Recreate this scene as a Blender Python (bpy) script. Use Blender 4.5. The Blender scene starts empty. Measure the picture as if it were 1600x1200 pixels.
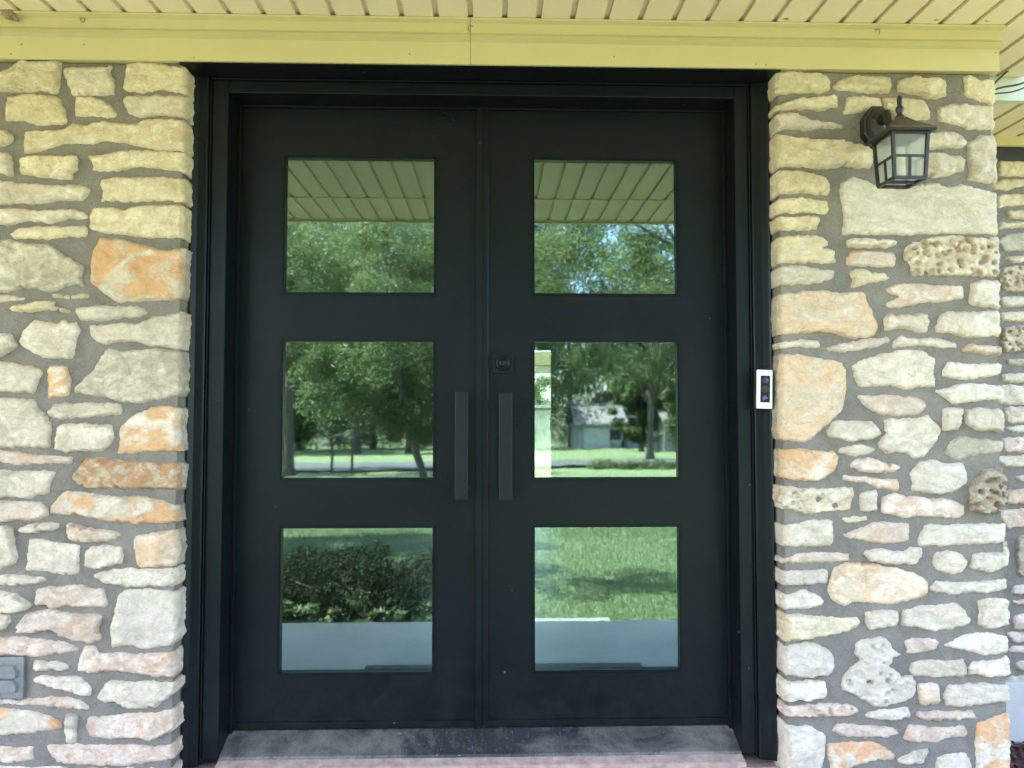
import bpy, bmesh, math, random
import numpy as np
from mathutils import Vector, Matrix, noise
from mathutils.geometry import delaunay_2d_cdt

S = bpy.context.scene
COL = S.collection
R = math.radians
random.seed(7)

# ------------------------------------------------------------------ camera, sky, sun, exposure
F, CD, EYE = 1170.0, 2.445, 1.2            # focal length in photo pixels, distance to the door, eye height
yaw, pit = math.atan(32 / F), math.atan(48 / F)
fw = Vector((math.sin(yaw) * math.cos(pit), math.cos(yaw) * math.cos(pit), math.sin(pit)))
rt = Vector((math.cos(yaw), -math.sin(yaw), 0))
up = rt.cross(fw)
cam = bpy.data.cameras.new('camera'); cam.lens = F / 1600 * 36; cam.sensor_width = 36
cam.clip_start = 0.05; cam.clip_end = 2000
co = bpy.data.objects.new('camera', cam); COL.objects.link(co)
co.matrix_world = Matrix.Translation((0, -CD, EYE)) @ Matrix((rt, up, -fw)).transposed().to_4x4()
S.camera = co

SUN_EL, SUN_AZ = 62.0, -84.0                # elevation; azimuth measured from the street direction towards +X
w = bpy.data.worlds.new('World'); S.world = w; w.use_nodes = True
wn = w.node_tree.nodes; bg = wn['Background']
sky = wn.new('ShaderNodeTexSky'); sky.sky_type = 'NISHITA'; sky.sun_disc = False
sd = Vector((math.cos(R(SUN_EL)) * math.sin(R(SUN_AZ)), -math.cos(R(SUN_EL)) * math.cos(R(SUN_AZ)), math.sin(R(SUN_EL))))
sky.sun_elevation = R(SUN_EL); sky.sun_rotation = math.atan2(sd.x, sd.y)
sky.air_density = 1.0; sky.dust_density = 2.0; sky.ozone_density = 1.0
w.node_tree.links.new(sky.outputs[0], bg.inputs[0]); bg.inputs[1].default_value = 0.115
sun = bpy.data.lights.new('sun', 'SUN'); sun.energy = 5.0; sun.angle = R(0.5); sun.color = (1, .885, .75)
so = bpy.data.objects.new('sun', sun); COL.objects.link(so)
so.rotation_euler = sd.to_track_quat('Z', 'Y').to_euler(); so.location = (8, -8, 30)
S.view_settings.view_transform = 'Standard'; S.view_settings.look = 'None'
S.view_settings.gamma = 1; S.view_settings.use_curve_mapping = False
S.view_settings.exposure = 4.08
S.cycles.use_denoising = True
S.cycles.max_bounces = 10; S.cycles.diffuse_bounces = 5; S.cycles.transparent_max_bounces = 16
S.cycles.sample_clamp_indirect = 6

# ------------------------------------------------------------------ helpers
def at(px, py, Y):
    """where the line of sight through a photo pixel meets the upright plane y = Y"""
    d = fw + rt * ((px - 800) / F) + up * ((600 - py) / F)
    t = (Y + CD) / d.y
    return t * d.x, EYE + t * d.z

def tag(o, label=None, cat=None, group=None, kind=None):
    if label: o['label'] = label
    if cat: o['category'] = cat
    if group: o['group'] = group
    if kind: o['kind'] = kind
    return o

def empty(name, label, cat, loc=(0, 0, 0), group=None, kind=None):
    o = bpy.data.objects.new(name, None); COL.objects.link(o); o.location = loc
    return tag(o, label, cat, group, kind)

def link(name, me, parent=None, world=True):
    o = bpy.data.objects.new(name, me); COL.objects.link(o)
    if parent:
        o.parent = parent
        if world:                            # vertices were written in world coordinates
            p = Vector((0, 0, 0)); q = parent
            while q: p += Vector(q.location); q = q.parent
            o.location = -p
    return o

def build(name, bm, m, parent=None, smooth=False):
    me = bpy.data.meshes.new(name); bm.normal_update(); bm.to_mesh(me); bm.free()
    me.materials.append(m)
    if smooth:
        for p in me.polygons: p.use_smooth = True
    o = link(name, me, parent)
    return o

def npmesh(name, V, Fc, m, n=4, smooth=False):
    me = bpy.data.meshes.new(name)
    V = np.asarray(V, dtype=np.float32); Fc = np.asarray(Fc, dtype=np.int32)
    me.vertices.add(len(V)); me.vertices.foreach_set('co', V.ravel())
    me.loops.add(Fc.size); me.loops.foreach_set('vertex_index', Fc.ravel())
    me.polygons.add(len(Fc)); me.polygons.foreach_set('loop_start', np.arange(0, Fc.size, n, dtype=np.int32))
    me.polygons.foreach_set('loop_total', np.full(len(Fc), n, dtype=np.int32))
    if smooth: me.polygons.foreach_set('use_smooth', np.ones(len(Fc), dtype=bool))
    me.update(); me.validate(); me.materials.append(m)
    return me

def box(bm, x0, x1, y0, y1, z0, z1, bev=0.0):
    r = bmesh.ops.create_cube(bm, size=1)
    for v in r['verts']:
        v.co = Vector((x0 + (v.co.x + .5) * (x1 - x0), y0 + (v.co.y + .5) * (y1 - y0), z0 + (v.co.z + .5) * (z1 - z0)))
    if bev:
        es = list({e for v in r['verts'] for e in v.link_edges})
        bmesh.ops.bevel(bm, geom=es, offset=bev, segments=2, profile=.6, affect='EDGES')
    return bm

def B(*a, **k): return box(bmesh.new(), *a, **k)

def tube(bm, pts, rad, n=8, cap=True):
    pts = [Vector(p) for p in pts]; rings = []
    rs = rad if isinstance(rad, (list, tuple)) else [rad] * len(pts)
    for i, p in enumerate(pts):
        t = (pts[min(i + 1, len(pts) - 1)] - pts[max(i - 1, 0)]).normalized()
        a = t.cross(Vector((0, 0, 1)) if abs(t.z) < .9 else Vector((1, 0, 0))).normalized(); b = t.cross(a)
        rings.append([bm.verts.new(p + (a * math.cos(2 * math.pi * k / n) + b * math.sin(2 * math.pi * k / n)) * rs[i]) for k in range(n)])
    for r0, r1 in zip(rings, rings[1:]):
        for k in range(n): bm.faces.new((r0[k], r0[(k + 1) % n], r1[(k + 1) % n], r1[k]))
    if cap: bm.faces.new(rings[0][::-1]); bm.faces.new(rings[-1])
    return bm

def lathe(bm, prof, c, axis='z', n=24, sx=1, sz=1):
    rings = []
    for r, h in prof:
        ring = []
        for k in range(n):
            a = 2 * math.pi * (k + .5) / n
            if axis == 'z': p = (c[0] + r * math.cos(a), c[1] + r * math.sin(a), c[2] + h)
            else: p = (c[0] + r * sx * math.cos(a), c[1] + h, c[2] + r * sz * math.sin(a))
            ring.append(bm.verts.new(p))
        rings.append(ring)
    for r0, r1 in zip(rings, rings[1:]):
        for k in range(n): bm.faces.new((r0[k], r0[(k + 1) % n], r1[(k + 1) % n], r1[k]))
    bm.faces.new(rings[0][::-1]); bm.faces.new(rings[-1])
    bmesh.ops.recalc_face_normals(bm, faces=bm.faces)
    return bm

def extrude_profile(pts, x0, x1, axis='x'):
    """closed outline of (a, b) pairs swept along an axis: along x the pairs are (y, z), along z they are (x, y)"""
    bm = bmesh.new()
    f = (lambda a, b, t: (t, a, b)) if axis == 'x' else (lambda a, b, t: (a, b, t))
    A = [bm.verts.new(f(a, b, x0)) for a, b in pts]; C = [bm.verts.new(f(a, b, x1)) for a, b in pts]
    n = len(pts)
    for i in range(n): bm.faces.new((A[i], A[(i + 1) % n], C[(i + 1) % n], C[i]))
    bm.faces.new(A[::-1]); bm.faces.new(C)
    bmesh.ops.recalc_face_normals(bm, faces=bm.faces)
    return bm

# ------------------------------------------------------------------ materials
def mat(name):
    m = bpy.data.materials.new(name); m.use_nodes = True
    nt = m.node_tree; return m, nt, nt.nodes['Principled BSDF']

def N(nt, t, **k):
    n = nt.nodes.new('ShaderNode' + t)
    for a, v in k.items():
        if a in n.inputs: n.inputs[a].default_value = v
        else: setattr(n, a, v)
    return n

def ramp(nt, a, b, ca=(0, 0, 0, 1), cb=(1, 1, 1, 1)):
    r = nt.nodes.new('ShaderNodeValToRGB'); e = r.color_ramp.elements
    e[0].position = a; e[1].position = b; e[0].color = ca; e[1].color = cb
    return r

def mixc(nt, fac, a, b, typ='MIX'):
    n = nt.nodes.new('ShaderNodeMix'); n.data_type = 'RGBA'; n.blend_type = typ
    for sock, v in ((n.inputs['Factor'], fac), (n.inputs['A'], a), (n.inputs['B'], b)):
        if hasattr(v, 'is_output'): nt.links.new(v, sock)
        elif isinstance(v, (int, float)): sock.default_value = v
        else: sock.default_value = (*v, 1) if len(v) == 3 else v
    return n.outputs['Result']

def coords(nt, rand=True):
    tc = N(nt, 'TexCoord')
    if not rand: return tc.outputs['Object']
    oi = N(nt, 'ObjectInfo'); mu = N(nt, 'Math', operation='MULTIPLY'); mu.inputs[1].default_value = 91.7
    nt.links.new(oi.outputs['Random'], mu.inputs[0])
    ad = N(nt, 'VectorMath', operation='ADD'); nt.links.new(tc.outputs['Object'], ad.inputs[0]); nt.links.new(mu.outputs[0], ad.inputs[1])
    return ad.outputs[0]

def noise_tex(nt, co_, scale, detail=4, rough=.6, dist=0):
    n = N(nt, 'TexNoise'); n.inputs['Scale'].default_value = scale; n.inputs['Detail'].default_value = detail
    n.inputs['Roughness'].default_value = rough; n.inputs['Distortion'].default_value = dist
    nt.links.new(co_, n.inputs['Vector']); return n.outputs['Fac']

def bump(nt, b, h, strength, dist, prev=None):
    n = N(nt, 'Bump'); n.inputs['Strength'].default_value = strength; n.inputs['Distance'].default_value = dist
    nt.links.new(h, n.inputs['Height'])
    if prev: nt.links.new(prev, n.inputs['Normal'])
    if b: nt.links.new(n.outputs[0], b.inputs['Normal'])
    return n.outputs[0]

def plain(name, col, rough=.5, metal=0, var=.0, vscale=8, bmp=0, bscale=200, spec=.5):
    m, nt, b = mat(name)
    b.inputs['Roughness'].default_value = rough; b.inputs['Metallic'].default_value = metal
    b.inputs['Specular IOR Level'].default_value = spec
    b.inputs['Base Color'].default_value = (*col, 1)
    if var or bmp:
        c = coords(nt)
        if var:
            n = noise_tex(nt, c, vscale, 6, .65)
            r = ramp(nt, .3, .7, tuple(x * (1 - var) for x in col) + (1,), tuple(min(1, x * (1 + var)) for x in col) + (1,))
            nt.links.new(n, r.inputs[0]); nt.links.new(r.outputs[0], b.inputs['Base Color'])
        if bmp:
            bump(nt, b, noise_tex(nt, c, bscale, 3), bmp, .002)
    return m

def stone_mat(name, ca, cb, stain, amt, sscale=14, pits=.35):
    m, nt, b = mat(name); c0_ = coords(nt)
    mp_ = N(nt, 'Mapping'); mp_.inputs['Scale'].default_value = (1, 1, 1.3); mp_.inputs['Rotation'].default_value = (0, .12, 0); nt.links.new(c0_, mp_.inputs['Vector']); c = mp_.outputs[0]
    base = ramp(nt, .35, .68, (*ca, 1), (*cb, 1)); nt.links.new(noise_tex(nt, c, 16, 6, .65, .4), base.inputs[0])
    oi = N(nt, 'ObjectInfo'); rr = ramp(nt, 0, 1, (.88, .87, .85, 1), (1.1, 1.09, 1.07, 1)); nt.links.new(oi.outputs['Random'], rr.inputs[0])
    col = mixc(nt, 1.0, base.outputs[0], rr.outputs[0], 'MULTIPLY')
    sm = ramp(nt, .52 - amt * .14, .66 - amt * .16); nt.links.new(noise_tex(nt, c, sscale, 5, .6, 1.2), sm.inputs[0])
    sm2 = N(nt, 'Math', operation='MULTIPLY'); nt.links.new(sm.outputs[0], sm2.inputs[0]); sm2.inputs[1].default_value = min(1, amt + .15)
    col = mixc(nt, sm2.outputs[0], col, stain)
    fl = ramp(nt, .50, .72); nt.links.new(noise_tex(nt, c, 60, 8, .75, .6), fl.inputs[0])
    f2 = N(nt, 'Math', operation='MULTIPLY'); nt.links.new(fl.outputs[0], f2.inputs[0]); f2.inputs[1].default_value = .62
    col = mixc(nt, f2.outputs[0], col, tuple(x * .62 for x in ca))
    vn = ramp(nt, .0, .035, (1, 1, 1, 1), (0, 0, 0, 1)); vs = N(nt, 'Math', operation='SUBTRACT'); nt.links.new(noise_tex(nt, c, 6.5, 8, .68, .9), vs.inputs[0]); vs.inputs[1].default_value = .5
    va = N(nt, 'Math', operation='ABSOLUTE'); nt.links.new(vs.outputs[0], va.inputs[0]); nt.links.new(va.outputs[0], vn.inputs[0])
    v3 = N(nt, 'Math', operation='MULTIPLY'); nt.links.new(vn.outputs[0], v3.inputs[0]); v3.inputs[1].default_value = .3
    col = mixc(nt, v3.outputs[0], col, tuple(x * .55 for x in ca))
    vo = N(nt, 'TexVoronoi'); vo.inputs['Scale'].default_value = 55; nt.links.new(c, vo.inputs['Vector'])
    pr = ramp(nt, .04, .17); nt.links.new(vo.outputs['Distance'], pr.inputs[0])
    pm = ramp(nt, .58, .7, (1, 1, 1, 1), (0, 0, 0, 1)); nt.links.new(noise_tex(nt, c, 9, 3), pm.inputs[0])
    pit_ = N(nt, 'Math', operation='MAXIMUM'); nt.links.new(pr.outputs[0], pit_.inputs[0]); nt.links.new(pm.outputs[0], pit_.inputs[1])
    col = mixc(nt, pit_.outputs[0], (ca[0] * .45, ca[1] * .38, ca[2] * .3), col)
    dk = ramp(nt, .60, .80); nt.links.new(noise_tex(nt, c0_, 13, 8, .75, .5), dk.inputs[0])      # grey weathering
    d2 = N(nt, 'Math', operation='MULTIPLY'); nt.links.new(dk.outputs[0], d2.inputs[0]); d2.inputs[1].default_value = .5
    col = mixc(nt, d2.outputs[0], col, (ca[0] * .60, ca[1] * .60, ca[2] * .62))
    nt.links.new(col, b.inputs['Base Color']); b.inputs['Roughness'].default_value = .93; b.inputs['Specular IOR Level'].default_value = .2
    n1 = bump(nt, None, pit_.outputs[0], .5, .004)
    n2 = bump(nt, None, noise_tex(nt, c, 38, 6, .7, .8), .85, .014, n1)
    bump(nt, b, noise_tex(nt, c, 170, 5, .75), .8, .004, n2)
    return m

M = {}
W1, W2 = (.58, .475, .375), (.79, .675, .57)
M['w'] = stone_mat('stone_white', W1, W2, (.50, .42, .31), .25)
M['W'] = stone_mat('stone_chalk', (.64, .545, .45), (.81, .70, .60), (.57, .43, .31), .22)
M['c'] = stone_mat('stone_cream', (.62, .505, .35), (.82, .70, .535), (.58, .41, .21), .3)
M['g'] = stone_mat('stone_tan', (.46, .39, .30), (.70, .61, .50), (.32, .26, .19), .42)
M['p'] = stone_mat('stone_pinkish', (.60, .465, .38), (.83, .69, .595), (.56, .31, .18), .36)
M['o'] = stone_mat('stone_orange', (.64, .53, .41), (.82, .70, .59), (.66, .315, .115), .62, 7)
M['O'] = stone_mat('stone_peach', (.64, .50, .37), (.80, .66, .53), (.72, .46, .28), .6, 8)
M['R'] = stone_mat('stone_rust', (.54, .41, .29), (.58, .46, .33), (.46, .225, .10), .7, 22)
M['H'] = stone_mat('stone_porous', (.55, .44, .32), (.78, .69, .58), (.42, .25, .12), .4, 20)
M['B'] = stone_mat('stone_brown_porous', (.42, .34, .26), (.58, .51, .43), (.30, .19, .11), .5, 18)

def mortar_mat():
    m, nt, b = mat('mortar'); c = coords(nt, False)
    r = ramp(nt, .28, .74, (.142, .122, .106, 1), (.262, .230, .202, 1)); nt.links.new(noise_tex(nt, c, 6, 10, .74, .4), r.inputs[0])
    w_ = ramp(nt, .60, .78); nt.links.new(noise_tex(nt, c, 15, 6, .7, 1.0), w_.inputs[0])            # pale lime smears
    w2 = N(nt, 'Math', operation='MULTIPLY'); nt.links.new(w_.outputs[0], w2.inputs[0]); w2.inputs[1].default_value = .5
    col = mixc(nt, w2.outputs[0], r.outputs[0], (.31, .28, .25))
    s = ramp(nt, .58, .70); nt.links.new(noise_tex(nt, c, 330, 2, .5), s.inputs[0])
    s2 = N(nt, 'Math', operation='MULTIPLY'); nt.links.new(s.outputs[0], s2.inputs[0]); s2.inputs[1].default_value = .7
    col = mixc(nt, s2.outputs[0], col, (.31, .29, .26))
    k = ramp(nt, .60, .70); nt.links.new(noise_tex(nt, c, 210, 3, .6), k.inputs[0])
    k2 = N(nt, 'Math', operation='MULTIPLY'); nt.links.new(k.outputs[0], k2.inputs[0]); k2.inputs[1].default_value = .6
    nt.links.new(mixc(nt, k2.outputs[0], col, (.075, .066, .056)), b.inputs['Base Color'])
    b.inputs['Roughness'].default_value = .95; b.inputs['Specular IOR Level'].default_value = .15
    n1 = bump(nt, None, noise_tex(nt, c, 30, 6, .7, .6), .8, .012)
    bump(nt, b, noise_tex(nt, c, 300, 4, .8), .8, .0025, n1)
    return m
M['mortar'] = mortar_mat()

def paint_black():
    m, nt, b = mat('black_satin_paint'); c = coords(nt, False)
    r = ramp(nt, .35, .7, (.0022, .0032, .0045, 1), (.0036, .0048, .0064, 1)); nt.links.new(noise_tex(nt, c, 3, 6, .6), r.inputs[0])
    sx = N(nt, 'SeparateXYZ'); nt.links.new(c, sx.inputs[0])
    mr = N(nt, 'MapRange'); nt.links.new(sx.outputs['Z'], mr.inputs['Value'])                       # dust kicked up near the ground
    for k_, v_ in (('From Min', .2), ('From Max', .62), ('To Min', .20), ('To Max', .03)): mr.inputs[k_].default_value = v_
    dn = ramp(nt, .42, .72); nt.links.new(noise_tex(nt, c, 11, 9, .75, .8), dn.inputs[0])
    dm = N(nt, 'Math', operation='MULTIPLY'); nt.links.new(mr.outputs[0], dm.inputs[0]); nt.links.new(dn.outputs[0], dm.inputs[1])
    col = mixc(nt, dm.outputs[0], r.outputs[0], (.050, .048, .046))
    sp = ramp(nt, .805, .825); nt.links.new(noise_tex(nt, c, 34, 1, .4), sp.inputs[0])               # the odd speck of dust
    nt.links.new(mixc(nt, sp.outputs[0], col, (.085, .085, .08)), b.inputs['Base Color'])
    rr = ramp(nt, .3, .75, (.25, .25, .25, 1), (.50, .50, .50, 1)); nt.links.new(noise_tex(nt, c, 4, 8, .75, .7), rr.inputs[0])
    nt.links.new(rr.outputs[0], b.inputs['Roughness']); b.inputs['Specular IOR Level'].default_value = .24
    b.inputs['Specular Tint'].default_value = (.78, .92, 1, 1)
    n1 = bump(nt, None, noise_tex(nt, c, 2.5, 2, .5), .12, .02)
    bump(nt, b, noise_tex(nt, c, 260, 3, .6), .07, .0008, n1)
    return m
M['black'] = paint_black()
M['iron'] = plain('lantern_black', (.012, .011, .010), .42, 0, .3, 30, .15, 300)
M['iron_roof'] = plain('lantern_bronze', (.055, .040, .026), .5, .2, .45, 25, .2, 250)
M['pull'] = plain('handle_black', (.0042, .0056, .0074), .40, 0, .3, 20, .1, 250, .28)
M['rubber'] = plain('black_rubber', (.008, .008, .008), .7)

def painted(name, col, grime, rough=.42, sc=1.0):
    m, nt, b = mat(name); c = coords(nt, False)
    r = ramp(nt, .3, .7, (*[x * .95 for x in col], 1), (*[min(1, x * 1.04) for x in col], 1)); nt.links.new(noise_tex(nt, c, 2.2 * sc, 7, .7), r.inputs[0])
    g = ramp(nt, .66, .86); nt.links.new(noise_tex(nt, c, 7 * sc, 8, .72, .5), g.inputs[0])
    g2 = N(nt, 'Math', operation='MULTIPLY'); nt.links.new(g.outputs[0], g2.inputs[0]); g2.inputs[1].default_value = .55
    col1 = mixc(nt, g2.outputs[0], r.outputs[0], grime)
    s = ramp(nt, .775, .80); nt.links.new(noise_tex(nt, c, 24, 1, .4), s.inputs[0])
    nt.links.new(mixc(nt, s.outputs[0], col1, tuple(x * .4 for x in grime)), b.inputs['Base Color'])
    b.inputs['Roughness'].default_value = rough; b.inputs['Specular IOR Level'].default_value = .4
    bump(nt, b, noise_tex(nt, c, 3.0, 3, .5), .12, .02)
    return m
M['beam'] = painted('yellow_aluminium', (.48, .395, .21), (.31, .25, .125))
M['soffit'] = painted('beige_soffit', (.66, .525, .365), (.47, .365, .23), .5)
M['pale'] = painted('pale_board', (.46, .475, .36), (.6, .6, .45), .5)

def glass_mat(name, refl, trans, wav=.0):
    m, nt, b = mat(name); nt.nodes.remove(b)
    out = nt.nodes['Material Output']; tr = N(nt, 'BsdfTransparent'); gl = N(nt, 'BsdfGlossy'); ad = N(nt, 'AddShader')
    tr.inputs['Color'].default_value = (*trans, 1); gl.inputs['Color'].default_value = (*refl, 1); gl.inputs['Roughness'].default_value = .021 if wav else 0.0
    nt.links.new(tr.outputs[0], ad.inputs[0]); nt.links.new(gl.outputs[0], ad.inputs[1]); nt.links.new(ad.outputs[0], out.inputs['Surface'])
    if wav:
        c = coords(nt); bn = bump(nt, None, noise_tex(nt, c, 9, 2, .5), wav, .004); nt.links.new(bn, gl.inputs['Normal'])
    return m
M['glass'] = glass_mat('tinted_door_glass', (.120, .152, .152), (.54, .61, .57), .018)
M['clear'] = glass_mat('lantern_glass', (.05, .05, .05), (.80, .82, .78))
M['inner'] = glass_mat('inner_pane_glass', (.045, .066, .064), (.80, .84, .80), .03)
def seedy():
    m, nt, b = mat('frosted_lantern_glass'); out = nt.nodes['Material Output']
    tr = N(nt, 'BsdfTransparent'); tl = N(nt, 'BsdfTranslucent'); ms = N(nt, 'MixShader'); m2 = N(nt, 'MixShader')
    tr.inputs[0].default_value = (.9, .9, .86, 1); tl.inputs[0].default_value = (.8, .8, .76, 1)
    b.inputs['Base Color'].default_value = (.75, .75, .70, 1); b.inputs['Roughness'].default_value = .25
    c = coords(nt); bump(nt, b, noise_tex(nt, c, 160, 3), .3, .002)
    ms.inputs[0].default_value = .5; nt.links.new(tl.outputs[0], ms.inputs[1]); nt.links.new(b.outputs[0], ms.inputs[2])
    m2.inputs[0].default_value = .34; nt.links.new(tr.outputs[0], m2.inputs[1]); nt.links.new(ms.outputs[0], m2.inputs[2])
    nt.links.new(m2.outputs[0], out.inputs['Surface']); return m
M['seedy'] = seedy()
M['white'] = plain('white_plastic', (.78, .79, .80), .35)
M['screen'] = plain('black_gloss', (.006, .006, .010), .08)
M['violet'] = plain('violet_reflection', (.10, .075, .26), .15)  # colour of the reflection painted on the doorbell face
M['lensv'] = plain('lens_coating', (.028, .020, .060), .1)
M['greyplate'] = plain('grey_metal_plate', (.150, .150, .150), .55, .1, .18, 40, .15, 150)
M['bulb'] = plain('white_socket', (.7, .68, .62), .4)
M['mud'] = plain('dry_mud', (.22, .155, .09), .95, 0, .4, 60, .6, 120)
M['cable'] = plain('black_cable', (.012, .012, .012), .5)

def concrete(name, a, bcol, sc=2.0, crack=False):
    m, nt, b = mat(name); c = coords(nt, False)
    r = ramp(nt, .3, .72, (*a, 1), (*bcol, 1)); nt.links.new(noise_tex(nt, c, sc, 9, .7, .3), r.inputs[0])
    s = ramp(nt, .64, .75); nt.links.new(noise_tex(nt, c, sc * 9, 5, .7), s.inputs[0])
    s2 = N(nt, 'Math', operation='MULTIPLY'); nt.links.new(s.outputs[0], s2.inputs[0]); s2.inputs[1].default_value = .5
    nt.links.new(mixc(nt, s2.outputs[0], r.outputs[0], tuple(x * .6 for x in a)), b.inputs['Base Color'])
    b.inputs['Roughness'].default_value = .85
    bump(nt, b, noise_tex(nt, c, 90, 5, .7), .3, .003)
    return m
M['slab'] = concrete('porch_concrete', (.30, .30, .30), (.42, .42, .42))
M['found'] = concrete('foundation_render', (.40, .365, .345), (.48, .445, .42), 4)
M['walk'] = concrete('pale_concrete', (.13, .13, .137), (.20, .20, .205), 9)

def sill_mat():
    m, nt, b = mat('weathered_sill'); c = coords(nt, False)
    sx = N(nt, 'SeparateXYZ'); nt.links.new(c, sx.inputs[0]); ab = N(nt, 'Math', operation='ABSOLUTE'); nt.links.new(sx.outputs['X'], ab.inputs[0])
    n0 = noise_tex(nt, c, 5, 9, .74, .5); ad = N(nt, 'Math', operation='MULTIPLY_ADD'); nt.links.new(ab.outputs[0], ad.inputs[0]); ad.inputs[1].default_value = .24; nt.links.new(n0, ad.inputs[2])
    r = ramp(nt, .50, .74, (.018, .018, .021, 1), (.150, .134, .118, 1)); nt.links.new(ad.outputs[0], r.inputs[0])   # paint worn off at the ends
    mp = N(nt, 'Mapping'); mp.inputs['Scale'].default_value = (9, 1.2, 1.2); mp.inputs['Rotation'].default_value = (0, 0, .5); nt.links.new(c, mp.inputs['Vector'])
    s = ramp(nt, .56, .70); nt.links.new(noise_tex(nt, mp.outputs[0], 14, 6, .75), s.inputs[0])
    s2 = N(nt, 'Math', operation='MULTIPLY'); nt.links.new(s.outputs[0], s2.inputs[0]); s2.inputs[1].default_value = .5
    col = mixc(nt, s2.outputs[0], r.outputs[0], (.15, .14, .13))
    g_ = ramp(nt, .66, .74); nt.links.new(noise_tex(nt, c, 150, 2, .5), g_.inputs[0])
    nt.links.new(mixc(nt, g_.outputs[0], col, (.19, .175, .16)), b.inputs['Base Color'])
    b.inputs['Roughness'].default_value = .6
    bump(nt, b, noise_tex(nt, c, 70, 5, .7), .35, .003)
    return m
M['sill'] = sill_mat()
M['brick'] = plain('pink_brick', (.46, .25, .175), .9, 0, .3, 30, .6, 120)
M['slurry'] = plain('mortar_slurry', (.36, .25, .21), .9, 0, .35, 25, .7, 90)
M['mat_'] = plain('doormat_fibre', (.075, .075, .055), .95, 0, .4, 150, .8, 400)

def leaf_mat(name, ca, cb, tr=.35):
    m, nt, b = mat(name); c = coords(nt, False)
    r = ramp(nt, .3, .7, (*ca, 1), (*cb, 1)); nt.links.new(noise_tex(nt, c, 1.7, 5, .75), r.inputs[0])
    out = nt.nodes['Material Output']; tl = N(nt, 'BsdfTranslucent'); ms = N(nt, 'MixShader'); ms.inputs[0].default_value = tr
    nt.links.new(r.outputs[0], b.inputs['Base Color']); b.inputs['Roughness'].default_value = .52 if tr > .2 else .7
    b.inputs['Specular IOR Level'].default_value = .3 if tr > .2 else .15
    hs = N(nt, 'HueSaturation'); hs.inputs['Value'].default_value = 1.6; hs.inputs['Saturation'].default_value = 1.05
    nt.links.new(r.outputs[0], hs.inputs['Color']); nt.links.new(hs.outputs[0], tl.inputs[0])
    nt.links.new(b.outputs[0], ms.inputs[1]); nt.links.new(tl.outputs[0], ms.inputs[2]); nt.links.new(ms.outputs[0], out.inputs['Surface'])
    return m
M['leaf'] = leaf_mat('oak_leaf', (.046, .070, .030), (.085, .112, .052), .42)
M['leaf2'] = leaf_mat('elm_leaf', (.055, .084, .034), (.100, .130, .058), .42)
M['leaf_shaded'] = leaf_mat('shaded_juniper_leaf', (.008, .014, .006), (.016, .026, .010), .1)  # leaf colour darkened to carry the shade the shrub stands in
M['leaf_pale'] = leaf_mat('pale_leaf', (.055, .085, .042), (.10, .135, .07), .3)
M['blade'] = leaf_mat('grass_blade', (.066, .112, .052), (.102, .146, .076), .3)
M['bark'] = plain('bark', (.10, .085, .068), .95, 0, .4, 9, .9, 30)

def ground_mat():
    m, nt, b = mat('lawn'); c = coords(nt, False)
    r = ramp(nt, .32, .7, (.080, .118, .060, 1), (.120, .155, .084, 1)); nt.links.new(noise_tex(nt, c, .35, 8, .72), r.inputs[0])
    f = ramp(nt, .4, .75); nt.links.new(noise_tex(nt, c, 30, 4, .7), f.inputs[0])
    f2 = N(nt, 'Math', operation='MULTIPLY'); nt.links.new(f.outputs[0], f2.inputs[0]); f2.inputs[1].default_value = .5
    nt.links.new(mixc(nt, f2.outputs[0], r.outputs[0], (.13, .140, .075)), b.inputs['Base Color'])
    b.inputs['Roughness'].default_value = .9; b.inputs['Specular IOR Level'].default_value = .2
    bump(nt, b, noise_tex(nt, c, 40, 5, .7), .7, .03)
    return m
M['lawn'] = ground_mat()
M['road'] = plain('asphalt', (.045, .05, .058), .85, 0, .2, 3)
M['mulch'] = plain('mulch', (.065, .034, .028), .95, 0, .6, 70, .9, 80)
M['chip'] = plain('mulch_chip', (.075, .032, .026), .9, 0, .5, 40)

# ------------------------------------------------------------------ ground, road, porch floor
def gz(Y): return -.10 if Y > -2.6 else -.10 - .031 * (-Y - 2.6)
ys = [120, 40, 0, -2.6] + list(np.linspace(-6, -140, 30)); xs = np.linspace(-160, 160, 41)
V = [(x, y, gz(y) + (0 if y > -9 else .25 * noise.noise((x * .06, y * .06, 3)))) for y in ys for x in xs]
nx = len(xs)
Fc = [(j * nx + i, j * nx + i + 1, (j + 1) * nx + i + 1, (j + 1) * nx + i) for j in range(len(ys) - 1) for i in range(nx - 1)]
g = link('ground', npmesh('ground', V, [f[::-1] for f in Fc], M['lawn'], smooth=True)); tag(g, 'green lawn sloping gently down from the porch', None, None, 'structure')
def strip(name, pts, m, label, dz=.02):
    bm = bmesh.new(); a = []
    for x, y0, y1 in pts:
        a.append([bm.verts.new((x, y, gz(y) + .25 * noise.noise((x * .06, y * .06, 3)) * (0 if y > -9 else 1) + dz)) for y in np.linspace(y0, y1, 6)])
    for p, q in zip(a, a[1:]):
        for k in range(5): bm.faces.new((p[k], q[k], q[k + 1], p[k + 1]))
    bmesh.ops.recalc_face_normals(bm, faces=bm.faces)
    o = build(name, bm, m); return tag(o, label, None, None, 'structure')
strip('road', [(x, -22.5 - .12 * x if x < 6 else -23.2 - .10 * (x - 6), -31 - .20 * x if x < 0 else -31 - .13 * x) for x in np.linspace(-60, 60, 61)], M['road'], 'grey road crossing beyond the front lawn', .09)

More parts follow.
